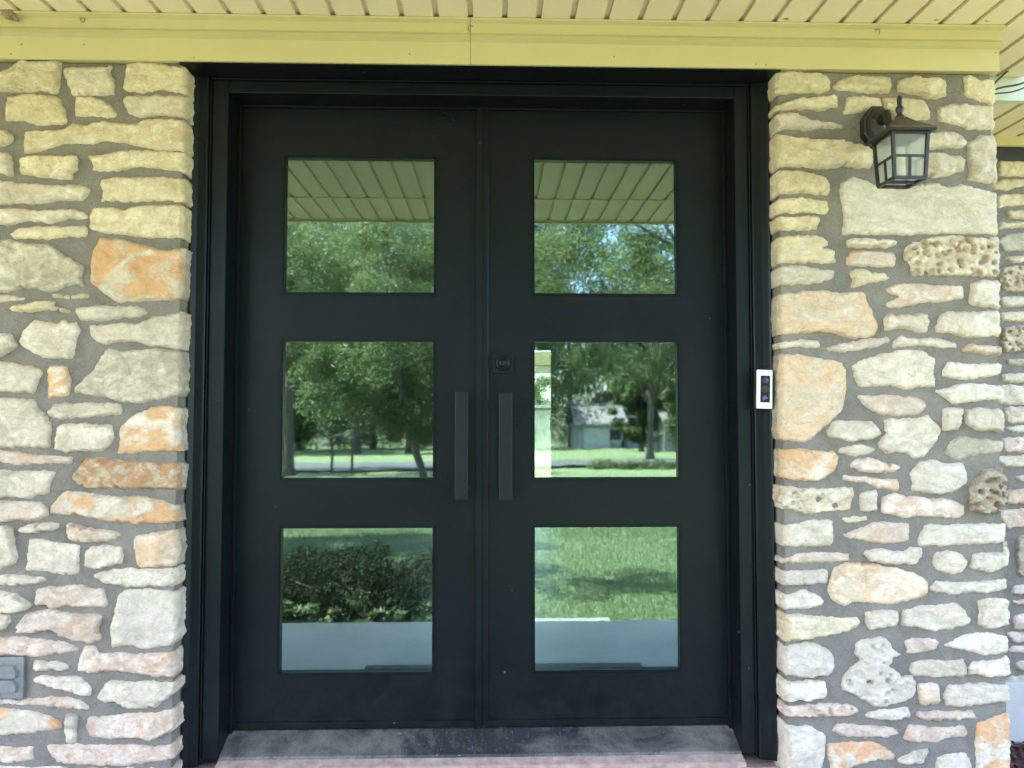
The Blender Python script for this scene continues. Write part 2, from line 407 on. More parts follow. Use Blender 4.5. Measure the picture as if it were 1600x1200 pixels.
o = build('porch_floor', B(-3.2, 1.66, -1.94, .1, -.25, 0, .006), M['slab']); tag(o, 'bare grey concrete porch floor before the door', None, None, 'structure')
o = build('walkway', B(-.30, .72, -2.13, -1.944, -.25, -.035, .006), M['walk']); tag(o, 'pale concrete walkway end at the porch edge', None, None, 'structure')

# ------------------------------------------------------------------ stone walls
YM = -.185                                   # mortar face of the two walls beside the door
XL, XR, XP = -.938, .897, 1.562              # left wall corner, pillar's inner corner, pillar's outer corner
Z0, ZT = 0.0, 2.262

def resample(poly, step):
    out = []
    n = len(poly)
    for i in range(n):
        a = np.array(poly[i]); b = np.array(poly[(i + 1) % n]); L = np.hypot(*(b - a)); k = max(1, int(round(L / step)))
        for j in range(k): out.append(a + (b - a) * j / k)
    return np.array(out)

def chaikin(P, k=.16):
    n = len(P); out = []
    for i in range(n):
        a, b = P[i], P[(i + 1) % n]; out += [a + (b - a) * k, a + (b - a) * (1 - k)]
    return np.array(out)

def polydist(P, poly):
    A = poly; Bq = np.roll(poly, -1, 0); d = np.full(len(P), 1e9); ins = np.zeros(len(P), bool)
    for a, b in zip(A, Bq):
        ab = b - a; t = np.clip(((P - a) @ ab) / max(ab @ ab, 1e-12), 0, 1)
        d = np.minimum(d, np.hypot(*(P - a - t[:, None] * ab).T))
        if a[1] != b[1]:
            c = (a[1] > P[:, 1]) != (b[1] > P[:, 1]); xi = a[0] + (P[:, 1] - a[1]) / (b[1] - a[1]) * ab[0]; ins ^= c & (P[:, 0] < xi)
    return d, ins

sid = 0
def make_stone(poly, m, parent, y0, deep=.03, side=None, proud=None, holes=None, step=.0075, rough=1.0):
    """a split-faced stone: outline in (x, z), face rising from the mortar at y0 towards -y"""
    global sid; sid += 1
    rng = random.Random(sid * 13 + 5)
    if holes: step = .0042
    P0 = chaikin(np.array(poly, float), .10); c0 = P0.mean(0); P0 = P0 if proud is None else c0 + (P0 - c0) * np.array((1.02, 1.3)); P0 = c0 + (P0 - c0) * (1 + .0085 / np.maximum(P0.max(0) - P0.min(0), .05)); P = resample(P0, step * 1.05)
    cen = P.mean(0)
    for i, p in enumerate(P):
        v = noise.noise_vector((p[0] * 26, p[1] * 26, sid * 1.7)); v2 = noise.noise_vector((p[0] * 85, p[1] * 85, sid * 2.3))
        P[i] = p + np.array((v.x * .0034 + v2.x * .0042, v.z * .0034 + v2.z * .0042))
    lo, hi = P.min(0), P.max(0)
    gx, gzz = np.meshgrid(np.arange(lo[0], hi[0], step), np.arange(lo[1], hi[1], step * .9))
    gx = gx + (np.arange(gx.shape[0]) % 2)[:, None] * step * .5
    G = np.stack([gx.ravel(), gzz.ravel()], 1); G = G + np.array([[rng.uniform(-.22, .22) * step, rng.uniform(-.22, .22) * step] for _ in range(len(G))])
    d, ins = polydist(G, P); G = G[ins & (d > step * .5)]
    n = len(P)
    vs = [Vector(p) for p in P] + [Vector(p) for p in G]
    ov, oe, of, *_ = delaunay_2d_cdt(vs, [(i, (i + 1) % n) for i in range(n)], [list(range(n))], 1, 1e-6)
    Q = np.array([(v.x, v.y) for v in ov]); D, _i = polydist(Q, P)
    maxd = D.max(); wdt = min(rng.uniform(.005, .009), maxd * .4)
    H = proud if proud is not None else rng.uniform(.014, .026) + (.010 if holes and holes > 20 else 0)
    ext = max(hi - lo)
    pl = []
    for _ in range(rng.randint(5, 9)):
        a = rng.uniform(0, 6.28); s = rng.uniform(.05, .34)
        pl.append((rng.uniform(-.001, .008), s * math.cos(a), s * math.sin(a), cen + np.array((rng.uniform(-.4, .4) * (hi - lo)[0], rng.uniform(-.4, .4) * (hi - lo)[1]))))
    hl = []
    if holes:
        for _ in range(holes):
            hl.append((rng.uniform(lo[0], hi[0]) if not isinstance(holes, float) else 0, rng.uniform(lo[1], hi[1]), rng.uniform(.004, .0115)))
    Y = np.zeros(len(Q))
    for i, q in enumerate(Q):
        f = min(a + bx * (q[0] - c[0]) + bz * (q[1] - c[1]) for a, bx, bz, c in pl)
        f = max(f, -.010)
        nz = noise.fractal((q[0] * 22, q[1] * 30, sid * 3.1), 1.0, 2.0, 4) * .0050 * rough
        rg = abs(noise.noise((q[0] * 34 + 7, q[1] * 46, sid * 5.3))) * .0065 * rough
        h = max(H + f + nz - rg, .0075)
        e = min(1, D[i] / wdt); prof = 1 - (1 - e) ** 2.6
        z = -.002 + (h + .002) * prof
        for hx, hz, r in hl:
            rr = math.hypot(q[0] - hx, (q[1] - hz) * 1.15)
            if rr < r: z = min(z, max(z - (1 - (rr / r) ** 4) * r * 2.6, .0015))
        Y[i] = z
    bm = bmesh.new()
    bv = [bm.verts.new((q[0] - cen[0], -Y[i], q[1] - cen[1])) for i, q in enumerate(Q)]
    for f in of:
        try: bm.faces.new([bv[k] for k in f])
        except ValueError: pass
    # sides running back into the wall
    be = [e for e in bm.edges if len(e.link_faces) == 1]
    lay = [-.012, -.03] if deep < .05 else [-.018, -.045, -.07, -deep]
    bm.normal_update(); prev = {}
    for li, dz in enumerate(lay):
        new = {}
        for e in be:
            for v in e.verts:
                b0 = v
                if b0 not in new:
                    q = np.array((b0.co.x + cen[0], b0.co.z + cen[1])); o_ = (q - cen) / (np.hypot(*(q - cen)) + 1e-6)
                    j = noise.noise((q[0] * 40, dz * 60, q[1] * 40)) * .004 if deep > .05 else 0
                    new[b0] = bm.verts.new((b0.co.x + o_[0] * j, -dz, b0.co.z + o_[1] * j))
        for e in be:
            a, b = e.verts; pa, pb = prev.get(a, a), prev.get(b, b)
            sf_ = bm.faces.new((pa, pb, new[b], new[a])); sf_.material_index = 1 if side and li else 0
        prev = new
    bmesh.ops.recalc_face_normals(bm, faces=bm.faces)
    me = bpy.data.meshes.new('stone'); bm.to_mesh(me); bm.free(); me.materials.append(m)
    if side: me.materials.append(side)
    for p in me.polygons: p.use_smooth = True
    o = bpy.data.objects.new('stone', me); COL.objects.link(o); o.parent = parent
    pp = parent.location
    o.location = (cen[0] - pp.x, y0 - pp.y, cen[1] - pp.z)
    return o

def mortar_sheet(x0, x1, z0, z1, y, step=.014, amp=.0035):
    nx_, nz_ = int((x1 - x0) / step), int((z1 - z0) / step)
    bm = bmesh.new(); rows = []
    for j in range(nz_ + 1):
        rows.append([])
        for i in range(nx_ + 1):
            x = x0 + (x1 - x0) * i / nx_; z = z0 + (z1 - z0) * j / nz_
            edge = min(i, nx_ - i, 1)
            rows[-1].append(bm.verts.new((x, y - (noise.fractal((x * 9, z * 9, y * 7), 1, 2, 3) * amp + noise.noise((x * 40, z * 40, 2)) * .0012) * edge, z)))
    for a, b in zip(rows, rows[1:]):
        for i in range(nx_): bm.faces.new((a[i], a[i + 1], b[i + 1], b[i]))
    return bm

# outlines read off the photograph, in photo pixels after the tile's offset and scale; the mark K is a corner stone
TL = {
 'A': ((0, 80, 4.0), [
  ('c', '', [(-60,150),(60,90),(150,55),(230,60),(300,50),(372,55),(350,240),(330,258),(240,235),(150,245),(60,240),(-60,235)]),
  ('w', '', [(390,95),(500,90),(685,92),(690,110),(675,130),(705,170),(700,255),(620,265),(440,262),(420,220),(400,165)]),
  ('c', 'K', [(785,70),(870,62),(1000,65),(1040,85),(1118,95),(1118,250),(1050,240),(980,228),(900,250),(800,240),(765,215),(775,150)]),
  ('c', '', [(35,280),(120,268),(210,262),(350,280),(385,350),(405,438),(250,452),(120,428),(22,425),(25,350)]),
  ('c', '', [(468,280),(560,275),(660,310),(690,340),(715,375),(695,405),(600,398),(462,392),(458,350)]),
  ('w', 'K', [(755,280),(900,270),(1110,272),(1125,300),(1110,360),(1110,400),(1000,385),(860,395),(800,375),(770,320)]),
  ('c', '', [(-60,480),(20,485),(60,515),(72,540),(50,570),(-60,585)]),
  ('c', 'K', [(135,560),(150,490),(300,485),(400,475),(450,445),(520,455),(620,430),(830,450),(870,425),(990,412),(1110,430),(1108,612),(950,605),(760,565),(640,555),(530,570),(400,570),(300,605),(140,625)]),
  ('w', '', [(-60,640),(45,645),(60,690),(72,770),(45,768),(0,755),(-60,755)]),
  ('c', '', [(122,665),(240,650),(350,655),(460,648),(470,690),(475,740),(440,755),(430,785),(330,788),(200,768),(120,762)]),
  ('c', 'K', [(545,650),(640,640),(760,618),(900,618),(1110,630),(1120,690),(1115,750),(1060,742),(880,715),(760,730),(640,745),(560,742),(575,700)]),
  ('w', '', [(-60,805),(60,810),(250,830),(500,832),(560,865),(545,890),(490,930),(370,925),(250,945),(100,940),(-60,948)]),
  ('c', 'K', [(620,795),(720,785),(900,785),(1080,790),(1110,815),(1115,930),(1000,925),(800,930),(625,935),(635,880)]),
  ('w', '', [(-60,985),(60,980),(280,990),(450,985),(540,1015),(530,1045),(420,1045),(310,1065),(150,1055),(60,1075),(-60,1070)]),
  ('c', '', [(45,1135),(100,1105),(200,1090),(380,1095),(510,1085),(540,1105),(525,1155),(400,1155),(300,1170),(160,1165),(80,1160)]),
  ('c', 'K', [(570,975),(660,970),(760,985),(860,965),(950,960),(1070,965),(1110,1000),(1120,1150),(1080,1155),(900,1155),(760,1135),(600,1125),(555,1090),(555,1020)])]),
 'B': ((0, 360, 4.0), [
  ('g', '', [(-60,60),(40,60),(140,75),(300,90),(380,145),(515,230),(495,285),(510,350),(450,330),(310,380),(240,370),(170,360),(60,375),(-60,390)]),
  ('o', 'K', [(615,45),(740,50),(870,85),(1000,125),(1110,100),(1120,230),(1110,420),(1010,430),(810,440),(720,440),(640,380),(560,325),(555,200),(570,130)]),
  ('w', 'T', [(-60,405),(80,408),(200,425),(150,430),(20,440),(-60,435)]),
  ('c', 'T', [(315,395),(400,402),(530,400),(585,412),(480,422),(320,415)]),
  ('c', '', [(45,500),(90,465),(170,455),(260,435),(330,445),(320,470),(440,495),(400,508),(310,495),(120,505)]),
  ('w', '', [(455,485),(600,472),(830,470),(880,485),(900,520),(820,545),(720,550),(600,562),(500,550)]),
  ('w', 'K', [(545,595),(640,590),(740,575),(860,580),(960,540),(1055,515),(1095,560),(1095,700),(1030,735),(930,720),(830,690),(720,695),(650,718),(590,690),(555,650)]),
  ('w', '', [(-60,655),(50,645),(75,690),(100,715),(65,750),(0,778),(-60,775)]),
  ('w', '', [(130,630),(210,562),(330,580),(395,560),(420,585),(465,565),(485,620),(470,680),(440,800),(350,795),(270,795),(190,755),(115,700)]),
  ('w', '', [(-60,820),(60,832),(180,850),(250,880),(215,970),(190,1015),(100,1010),(20,1005),(-60,990)]),
  ('o', '', [(300,850),(340,842),(410,855),(415,890),(428,935),(410,1025),(345,1035),(292,1045),(288,920)]),
  ('g', 'K', [(655,740),(760,755),(920,742),(1095,755),(1105,900),(1110,1030),(920,1065),(770,1075),(650,1045),(560,1030),(460,1010),(455,985),(530,915),(590,850)]),
  ('w', '', [(330,1092),(450,1080),(620,1080),(735,1090),(750,1120),(740,1150),(600,1160),(480,1172),(350,1170),(290,1155),(305,1120)])]),
 'C': ((0, 620, 4.0), [
  ('w', '', [(-60,5),(190,20),(215,65),(270,100),(285,150),(305,180),(305,310),(200,320),(100,315),(-60,315)]),
  ('w', '', [(340,205),(380,180),(500,175),(680,180),(695,235),(680,290),(640,330),(520,335),(400,340),(332,325),(340,260)]),
  ('o', 'K', [(820,130),(880,95),(990,58),(1050,75),(1085,115),(1100,200),(1110,320),(1060,330),(950,335),(850,350),(730,350),(745,240),(740,200)]),
  ('p', 'T', [(-60,350),(80,355),(250,370),(430,378),(430,412),(280,410),(120,420),(30,410),(-60,390)]),
  ('R', 'K', [(540,385),(640,385),(760,405),(880,410),(1035,420),(1045,580),(940,568),(820,570),(700,565),(560,568),(480,550),(440,500),(480,450)]),
  ('w', '', [(-60,470),(120,465),(330,475),(320,510),(295,550),(290,600),(180,628),(60,625),(-60,628)]),
  ('p', '', [(-60,660),(60,658),(250,670),(290,700),(285,740),(240,765),(60,775),(-60,775)]),
  ('o', 'K', [(400,595),(540,602),(640,620),(760,630),(900,630),(1000,650),(1090,690),(1100,740),(1080,780),(1000,790),(800,790),(640,775),(500,745),(310,730),(302,700),(340,650)]),
  ('w', '', [(95,830),(170,800),(280,795),(370,800),(340,835),(230,850),(120,850)]),
  ('p', '', [(410,810),(440,800),(560,830),(700,845),(775,862),(720,885),(610,905),(510,915),(440,900),(410,860)]),
  ('w', '', [(-60,815),(20,815),(70,825),(70,930),(92,1000),(70,1050),(0,1080),(-60,1075)]),
  ('w', '', [(175,895),(260,905),(380,925),(488,932),(475,1000),(480,1060),(468,1118),(350,1110),(240,1090),(150,1080),(170,1030),(160,985)]),
  ('w', '', [(525,965),(580,940),(680,940),(750,942),(758,1000),(750,1040),(680,1055),(600,1078),(520,1065),(520,1010)]),
  ('O', 'K', [(830,890),(900,865),(1030,840),(1040,950),(1040,1055),(940,1065),(850,1068),(830,970)]),
  ('w', '', [(-60,1115),(100,1120),(250,1130),(285,1148),(240,1170),(100,1180),(-60,1175)]),
  ('w', 'K', [(555,1125),(650,1095),(800,1080),(1030,1085),(1035,1180),(900,1190),(740,1185),(640,1165)])]),
 'D': ((0, 900, 4.0), [
  ('p', '', [(220,90),(300,75),(400,70),(500,58),(530,80),(630,88),(660,175),(650,200),(540,195),(410,190),(310,210),(280,185),(225,190)]),
  ('w', '', [(-60,100),(60,110),(140,145),(188,182),(150,215),(60,232),(-60,225)]),
  ('W', 'K', [(735,120),(800,90),(900,90),(1000,105),(1035,140),(1035,430),(900,462),(800,440),(690,448),(680,360),(705,260)]),
  ('p', '', [(-60,255),(40,250),(50,290),(20,335),(-60,350)]),
  ('p', '', [(110,300),(150,250),(230,225),(330,220),(440,245),(590,245),(620,265),(600,330),(620,400),(560,420),(480,410),(380,385),(300,345),(200,360),(105,360)]),
  ('p', '', [(-60,395),(150,398),(340,410),(470,450),(485,468),(400,490),(280,500),(210,512),(100,500),(-60,495)]),
  ('p', 'K', [(520,450),(590,450),(600,485),(700,490),(860,495),(1030,485),(1035,630),(940,625),(800,605),(660,598),(560,612),(470,595),(490,520)]),
  ('W', '', [(195,545),(260,538),(380,550),(440,570),(400,588),(280,598),(200,592)]),
  ('W', '', [(195,660),(260,632),(390,640),(490,640),(510,665),(555,690),(550,755),(470,745),(360,715),(240,690)]),
  ('w', 'K', [(640,690),(690,660),(800,675),(940,668),(1050,675),(1040,730),(960,830),(880,825),(780,830),(700,790),(640,800),(595,770)]),
  ('p', '', [(-60,780),(120,785),(240,765),(400,765),(500,790),(572,828),(520,842),(380,835),(200,815),(-60,812)]),
  ('o', '', [(-60,845),(140,850),(300,880),(370,935),(365,960),(200,990),(80,1000),(-60,1005)]),
  ('w', '', [(400,880),(470,885),(462,1050),(440,1062),(405,1035),(390,980)]),
  ('p', 'K', [(540,900),(680,880),(860,870),(1020,850),(1030,900),(1020,970),(940,1028),(840,1020),(700,1025),(560,1015),(525,950)]),
  ('p', '', [(-60,1080),(60,1085),(200,1080),(190,1130),(200,1155),(120,1172),(-60,1165)]),
  ('p', 'K', [(285,1075),(420,1068),(600,1070),(850,1070),(960,1085),(1040,1060),(1045,1100),(1045,1150),(960,1170),(800,1190),(640,1190),(480,1190),(360,1170),(310,1140)]),
  ('w', '', [(-60,1210),(400,1205),(420,1400),(-60,1410)]),
  ('p', 'K', [(470,1225),(1020,1215),(1025,1400),(480,1410)])]),
}
TR = {
 'A': ((1180, 90, 3.8095), [
  ('c', 'K', [(175,80),(260,75),(420,90),(455,130),(450,180),(400,205),(300,200),(180,208)]),
  ('c', '', [(475,155),(540,115),(620,95),(720,105),(810,105),(820,150),(805,200),(700,200),(600,195),(480,180)]),
  ('c', '', [(865,130),(960,112),(1080,125),(1135,140),(1145,220),(1060,235),(960,210),(860,190)]),
  ('c', 'E', [(1250,110),(1290,95),(1340,125),(1440,125),(1450,160),(1455,220),(1420,255),(1380,270),(1320,245),(1250,215),(1265,160)]),
  ('c', 'K', [(150,275),(250,240),(400,225),(510,215),(490,260),(500,285),(400,305),(300,295),(150,300)]),
  ('w', 'K', [(170,335),(240,325),(340,360),(460,375),(540,395),(520,412),(420,412),(330,425),(260,420),(150,425)]),
  ('c', '', [(555,230),(650,225),(755,235),(760,290),(700,300),(620,320),(530,330),(545,280)]),
  ('c', '', [(775,235),(860,230),(1000,245),(1050,300),(1045,350),(960,362),(890,350),(785,310)]),
  ('w', 'E', [(1105,285),(1200,275),(1390,282),(1415,310),(1440,380),(1390,415),(1280,410),(1180,385),(1100,370)]),
  ('c', 'K', [(155,465),(220,450),(320,480),(420,485),(520,490),(620,520),(690,545),(690,650),(600,650),(520,635),(420,655),(300,640),(155,640)]),
  ('w', '', [(1040,445),(1150,435),(1230,450),(1270,500),(1240,525),(1150,525),(1040,540),(1000,500)]),
  ('w', '', [(1000,560),(1100,565),(1220,585),(1255,610),(1245,665),(1180,690),(1080,705),(990,700)]),
  ('w', 'E', [(1285,510),(1350,455),(1400,460),(1455,490),(1450,600),(1455,735),(1370,735),(1280,720),(1290,630),(1280,590)]),
  ('c', 'K', [(155,670),(260,670),(360,685),(420,710),(450,760),(445,810),(340,800),(240,800),(160,805)]),
  ('c', 'K', [(170,840),(260,828),(430,850),(440,900),(420,925),(300,915),(180,925)]),
  ('c', 'K', [(180,945),(260,945),(390,940),(390,975),(370,1015),(260,1020),(185,1015)]),
  ('W', 'E', [(525,745),(600,705),(680,730),(760,765),(900,775),(1010,745),(1100,745),(1160,770),(1250,750),(1340,775),(1450,805),(1450,900),(1440,1030),(1380,1050),(1250,1040),(1130,1035),(950,1050),(760,1040),(640,1045),(525,1045),(540,960),(520,860)])]),
 'B': ((1180, 360, 3.8095), [
  ('c', 'K', [(170,40),(240,30),(380,30),(440,60),(440,85),(410,100),(480,110),(490,190),(380,185),(260,188),(168,185)]),
  ('w', '', [(560,60),(620,40),(720,50),(840,55),(845,80),(800,95),(700,95),(570,95)]),
  ('p', '', [(555,160),(590,120),(700,120),(830,128),(840,205),(720,212),(560,200)]),
  ('H', 'Eh', [(910,95),(960,65),(1060,40),(1180,30),(1280,40),(1430,40),(1440,80),(1465,150),(1440,210),(1440,265),(1250,265),(1080,260),(940,265),(940,200),(905,160)]),
  ('w', 'K', [(170,220),(270,208),(380,225),(480,235),(470,290),(400,305),(300,315),(180,320)]),
  ('c', '', [(570,240),(620,230),(780,255),(810,280),(770,300),(680,312),(570,332),(590,285)]),
  ('p', '', [(780,345),(850,320),(960,315),(1080,325),(1245,330),(1240,400),(1140,425),(1000,425),(880,452),(795,450),(790,420),(880,390),(790,372)]),
  ('W', 'E', [(1290,320),(1360,300),(1460,298),(1470,370),(1470,455),(1380,450),(1290,430),(1295,370)]),
  ('O', 'K', [(170,380),(260,372),(330,360),(460,365),(560,375),(650,360),(700,470),(738,560),(720,620),(640,632),(540,635),(470,605),(340,600),(200,615),(175,560)]),
  ('w', '', [(775,530),(800,500),(920,505),(1030,495),(1040,540),(1030,600),(960,600),(900,580),(790,590)]),
  ('w', 'E', [(1090,570),(1120,510),(1160,480),(1280,485),(1400,478),(1470,500),(1480,600),(1400,625),(1250,630),(1180,605),(1100,600)]),
  ('w', 'KT', [(150,670),(200,668),(300,655),(385,660),(385,690),(260,688),(150,692)]),
  ('p', 'T', [(435,685),(520,670),(650,655),(790,645),(810,665),(720,690),(560,712),(450,710)]),
  ('w', 'T', [(840,660),(880,640),(960,650),(1080,645),(1200,670),(1205,690),(1100,690),(980,675),(840,690)]),
  ('p', 'E', [(1255,700),(1290,675),(1420,690),(1480,700),(1470,735),(1380,735),(1260,725)]),
  ('O', 'K', [(195,745),(260,738),(380,760),(520,785),(548,850),(545,960),(520,1073),(460,1130),(400,1188),(340,1243),(300,1260),(215,1243),(180,1178),(190,1000)]),
  ('w', '', [(590,810),(640,770),(780,735),(900,715),(1000,715),(1090,775),(1070,830),(1085,930),(1000,930),(920,942),(800,920),(630,930),(600,860)]),
  ('W', 'E', [(1135,830),(1160,785),(1280,795),(1400,795),(1490,800),(1480,850),(1400,870),(1250,885),(1130,865)]),
  ('p', '', [(596,980),(680,985),(800,985),(950,990),(1020,1020),(1030,1050),(980,1090),(860,1098),(760,1090),(680,1060)]),
  ('W', 'E', [(1065,950),(1160,940),(1220,920),(1330,915),(1480,930),(1480,1010),(1380,1005),(1280,1020),(1190,1030),(1130,990)])]),
 'C': ((1180, 630, 3.8095), [
  ('w', '', [(440,170),(480,115),(580,110),(700,110),(740,150),(750,190),(700,215),(570,225),(445,195)]),
  ('w', '', [(780,100),(900,95),(1000,90),(1045,70),(1080,120),(1120,150),(1090,220),(1050,270),(1010,325),(960,320),(880,290),(790,300),(748,260),(757,215),(790,190)]),
  ('W', '', [(1130,35),(1230,30),(1225,150),(1135,158)]),
  ('w', 'E', [(1265,40),(1350,30),(1450,40),(1490,80),(1480,140),(1420,165),(1330,160),(1262,110)]),
  ('w', 'T', [(495,280),(560,258),(640,255),(730,275),(680,300),(560,303)]),
  ('g', 'E', [(1145,295),(1180,220),(1220,208),(1350,210),(1470,235),(1460,290),(1340,310),(1240,335),(1190,325)]),
  ('o', 'K', [(190,285),(280,275),(420,290),(480,290),(500,340),(480,400),(400,455),(300,460),(190,445)]),
  ('p', '', [(565,380),(620,335),(700,330),(790,355),(860,370),(880,388),(840,408),(740,415),(640,400)]),
  ('p', 'T', [(540,445),(620,440),(720,455),(850,460),(865,490),(850,510),(740,490),(640,470),(540,465)]),
  ('W', '', [(935,420),(990,360),(1080,345),(1140,365),(1240,362),(1270,430),(1265,480),(1180,530),(1060,535),(945,520),(955,470)]),
  ('B', 'Ehr', [(1295,480),(1340,440),(1390,395),(1460,395),(1480,450),(1495,560),(1480,630),(1400,655),(1300,640)]),
  ('H', 'Ks', [(180,510),(220,500),(320,515),(480,510),(580,505),(595,540),(570,630),(480,640),(330,655),(230,630),(180,580)]),
  ('w', '', [(640,540),(730,522),(735,640),(640,640)]),
  ('p', '', [(775,565),(850,545),(920,560),(1080,570),(1180,580),(1250,610),(1240,680),(1140,680),(960,675),(870,678),(770,655)]),
  ('c', 'T', [(515,685),(600,682),(740,685),(660,705),(560,710)]),
  ('w', 'K', [(190,770),(240,735),(330,705),(460,700),(470,760),(465,840),(360,850),(210,850)]),
  ('p', '', [(514,780),(600,755),(700,720),(780,712),(920,720),(930,770),(920,820),(790,838),(680,822),(570,805)]),
  ('W', 'E', [(985,800),(1030,730),(1180,730),(1350,722),(1500,725),(1505,785),(1440,830),(1200,845),(985,850)]),
  ('p', 'KT', [(210,935),(280,905),(420,900),(560,905),(570,935),(430,945),(215,948)]),
  ('w', '', [(650,885),(740,875),(900,885),(930,860),(1000,870),(1000,910),(960,960),(850,960),(700,940)]),
  ('w', '', [(1065,950),(1090,900),(1160,885),(1240,900),(1265,945),(1250,1000),(1190,1020),(1100,1000)]),
  ('W', 'E', [(1320,900),(1460,890),(1470,850),(1530,830),(1562,880),(1540,970),(1420,1010),(1300,985)]),
  ('W', 'K', [(170,1015),(200,1005),(430,1000),(440,1050),(425,1075),(300,1080),(180,1085)])]),
 'D': ((1180, 900, 3.8095), [
  ('O', '', [(480,-40),(560,-70),(700,-60),(880,-40),(980,0),(1036,45),(1031,115),(930,150),(800,175),(700,165),(600,160),(540,188),(480,160),(445,90)]),
  ('W', 'E', [(1048,72),(1090,35),(1200,45),(1330,40),(1500,28),(1525,80),(1400,105),(1280,100),(1180,115),(1060,90)]),
  ('W', 'K', [(185,125),(280,95),(370,115),(420,150),(400,180),(300,200),(185,195)]),
  ('w', '', [(665,225),(760,215),(850,212),(862,260),(855,300),(760,310),(690,325),(675,280)]),
  ('w', '', [(890,210),(1000,190),(1110,175),(1200,165),(1260,205),(1305,290),(1200,310),(1080,335),(970,305),(890,300)]),
  ('w', 'E', [(1345,150),(1430,142),(1520,155),(1525,270),(1470,300),(1400,318),(1340,290),(1345,220)]),
  ('c', 'K', [(190,240),(320,240),(480,250),(610,255),(640,290),(600,320),(500,350),(340,375),(205,390)]),
  ('W', 'K', [(205,430),(340,405),(430,440),(470,490),(482,550),(440,590),(340,605),(205,595)]),
  ('W', 's', [(640,390),(720,378),(800,385),(830,430),(850,460),(885,490),(830,500),(800,540),(850,570),(880,600),(940,590),(962,650),(950,720),(880,750),(780,775),(720,775),(660,740),(590,700),(525,680),(530,610),(600,530),(640,510),(600,470),(610,420)]),
  ('p', '', [(905,390),(980,378),(1080,382),(1100,400),(1080,440),(1000,460),(920,462)]),
  ('W', 'E', [(1115,420),(1180,390),(1280,350),(1400,350),(1480,370),(1525,410),(1480,460),(1380,470),(1250,445)]),
  ('w', '', [(950,530),(1020,510),(1150,515),(1250,510),(1270,550),(1262,600),(1120,600),(960,605),(930,570)]),
  ('W', 'E', [(1292,550),(1312,515),(1420,515),(1490,490),(1530,510),(1548,580),(1480,600),(1380,595),(1287,590)]),
  ('W', 'K', [(210,640),(340,630),(425,635),(435,700),(420,735),(340,740),(210,745)]),
  ('O', '', [(985,655),(1100,650),(1105,765),(1000,772)]),
  ('W', 'E', [(1130,730),(1150,670),(1200,655),(1350,655),(1500,660),(1520,750),(1400,765),(1260,780),(1150,775)]),
  ('p', 'Ks', [(210,790),(330,770),(450,770),(570,775),(625,805),(580,835),(440,842),(220,842)]),
  ('W', '', [(660,845),(720,810),(820,800),(915,795),(935,850),(850,855),(760,862)]),
  ('p', '', [(970,835),(1000,820),(1120,815),(1300,810),(1320,860),(1200,862),(1080,868),(1000,858)]),
  ('p', '', [(470,930),(500,890),(600,895),(720,905),(840,915),(868,940),(800,965),(660,970),(540,960)]),
  ('p', '', [(895,975),(930,905),(1040,910),(1160,915),(1250,905),(1275,945),(1260,970),(1150,970),(1090,1000),(980,995)]),
  ('o', 'E', [(1340,900),(1420,860),(1480,825),(1505,870),(1500,980),(1520,1060),(1500,1143),(1500,1300),(1330,1300),(1335,1050)]),
  ('W', 'K', [(200,960),(260,900),(340,905),(420,955),(420,1050),(400,1150),(380,1230),(220,1230),(205,1100)]),
  ('o', '', [(445,1010),(560,1000),(700,1000),(780,1030),(840,1075),(820,1105),(700,1110),(600,1140),(480,1200),(450,1100)]),
  ('g', '', [(865,1100),(950,1055),(1045,1040),(1020,1090),(1010,1115),(880,1125)]),
  ('w', '', [(1090,1090),(1180,1065),(1270,1070),(1300,1140),(1290,1240),(1095,1240)]),
  ('p', '', [(640,1190),(1040,1165),(1040,1300),(660,1310)]),
  ('w', 'K', [(210,1270),(600,1260),(600,1390),(210,1400)])]),
}
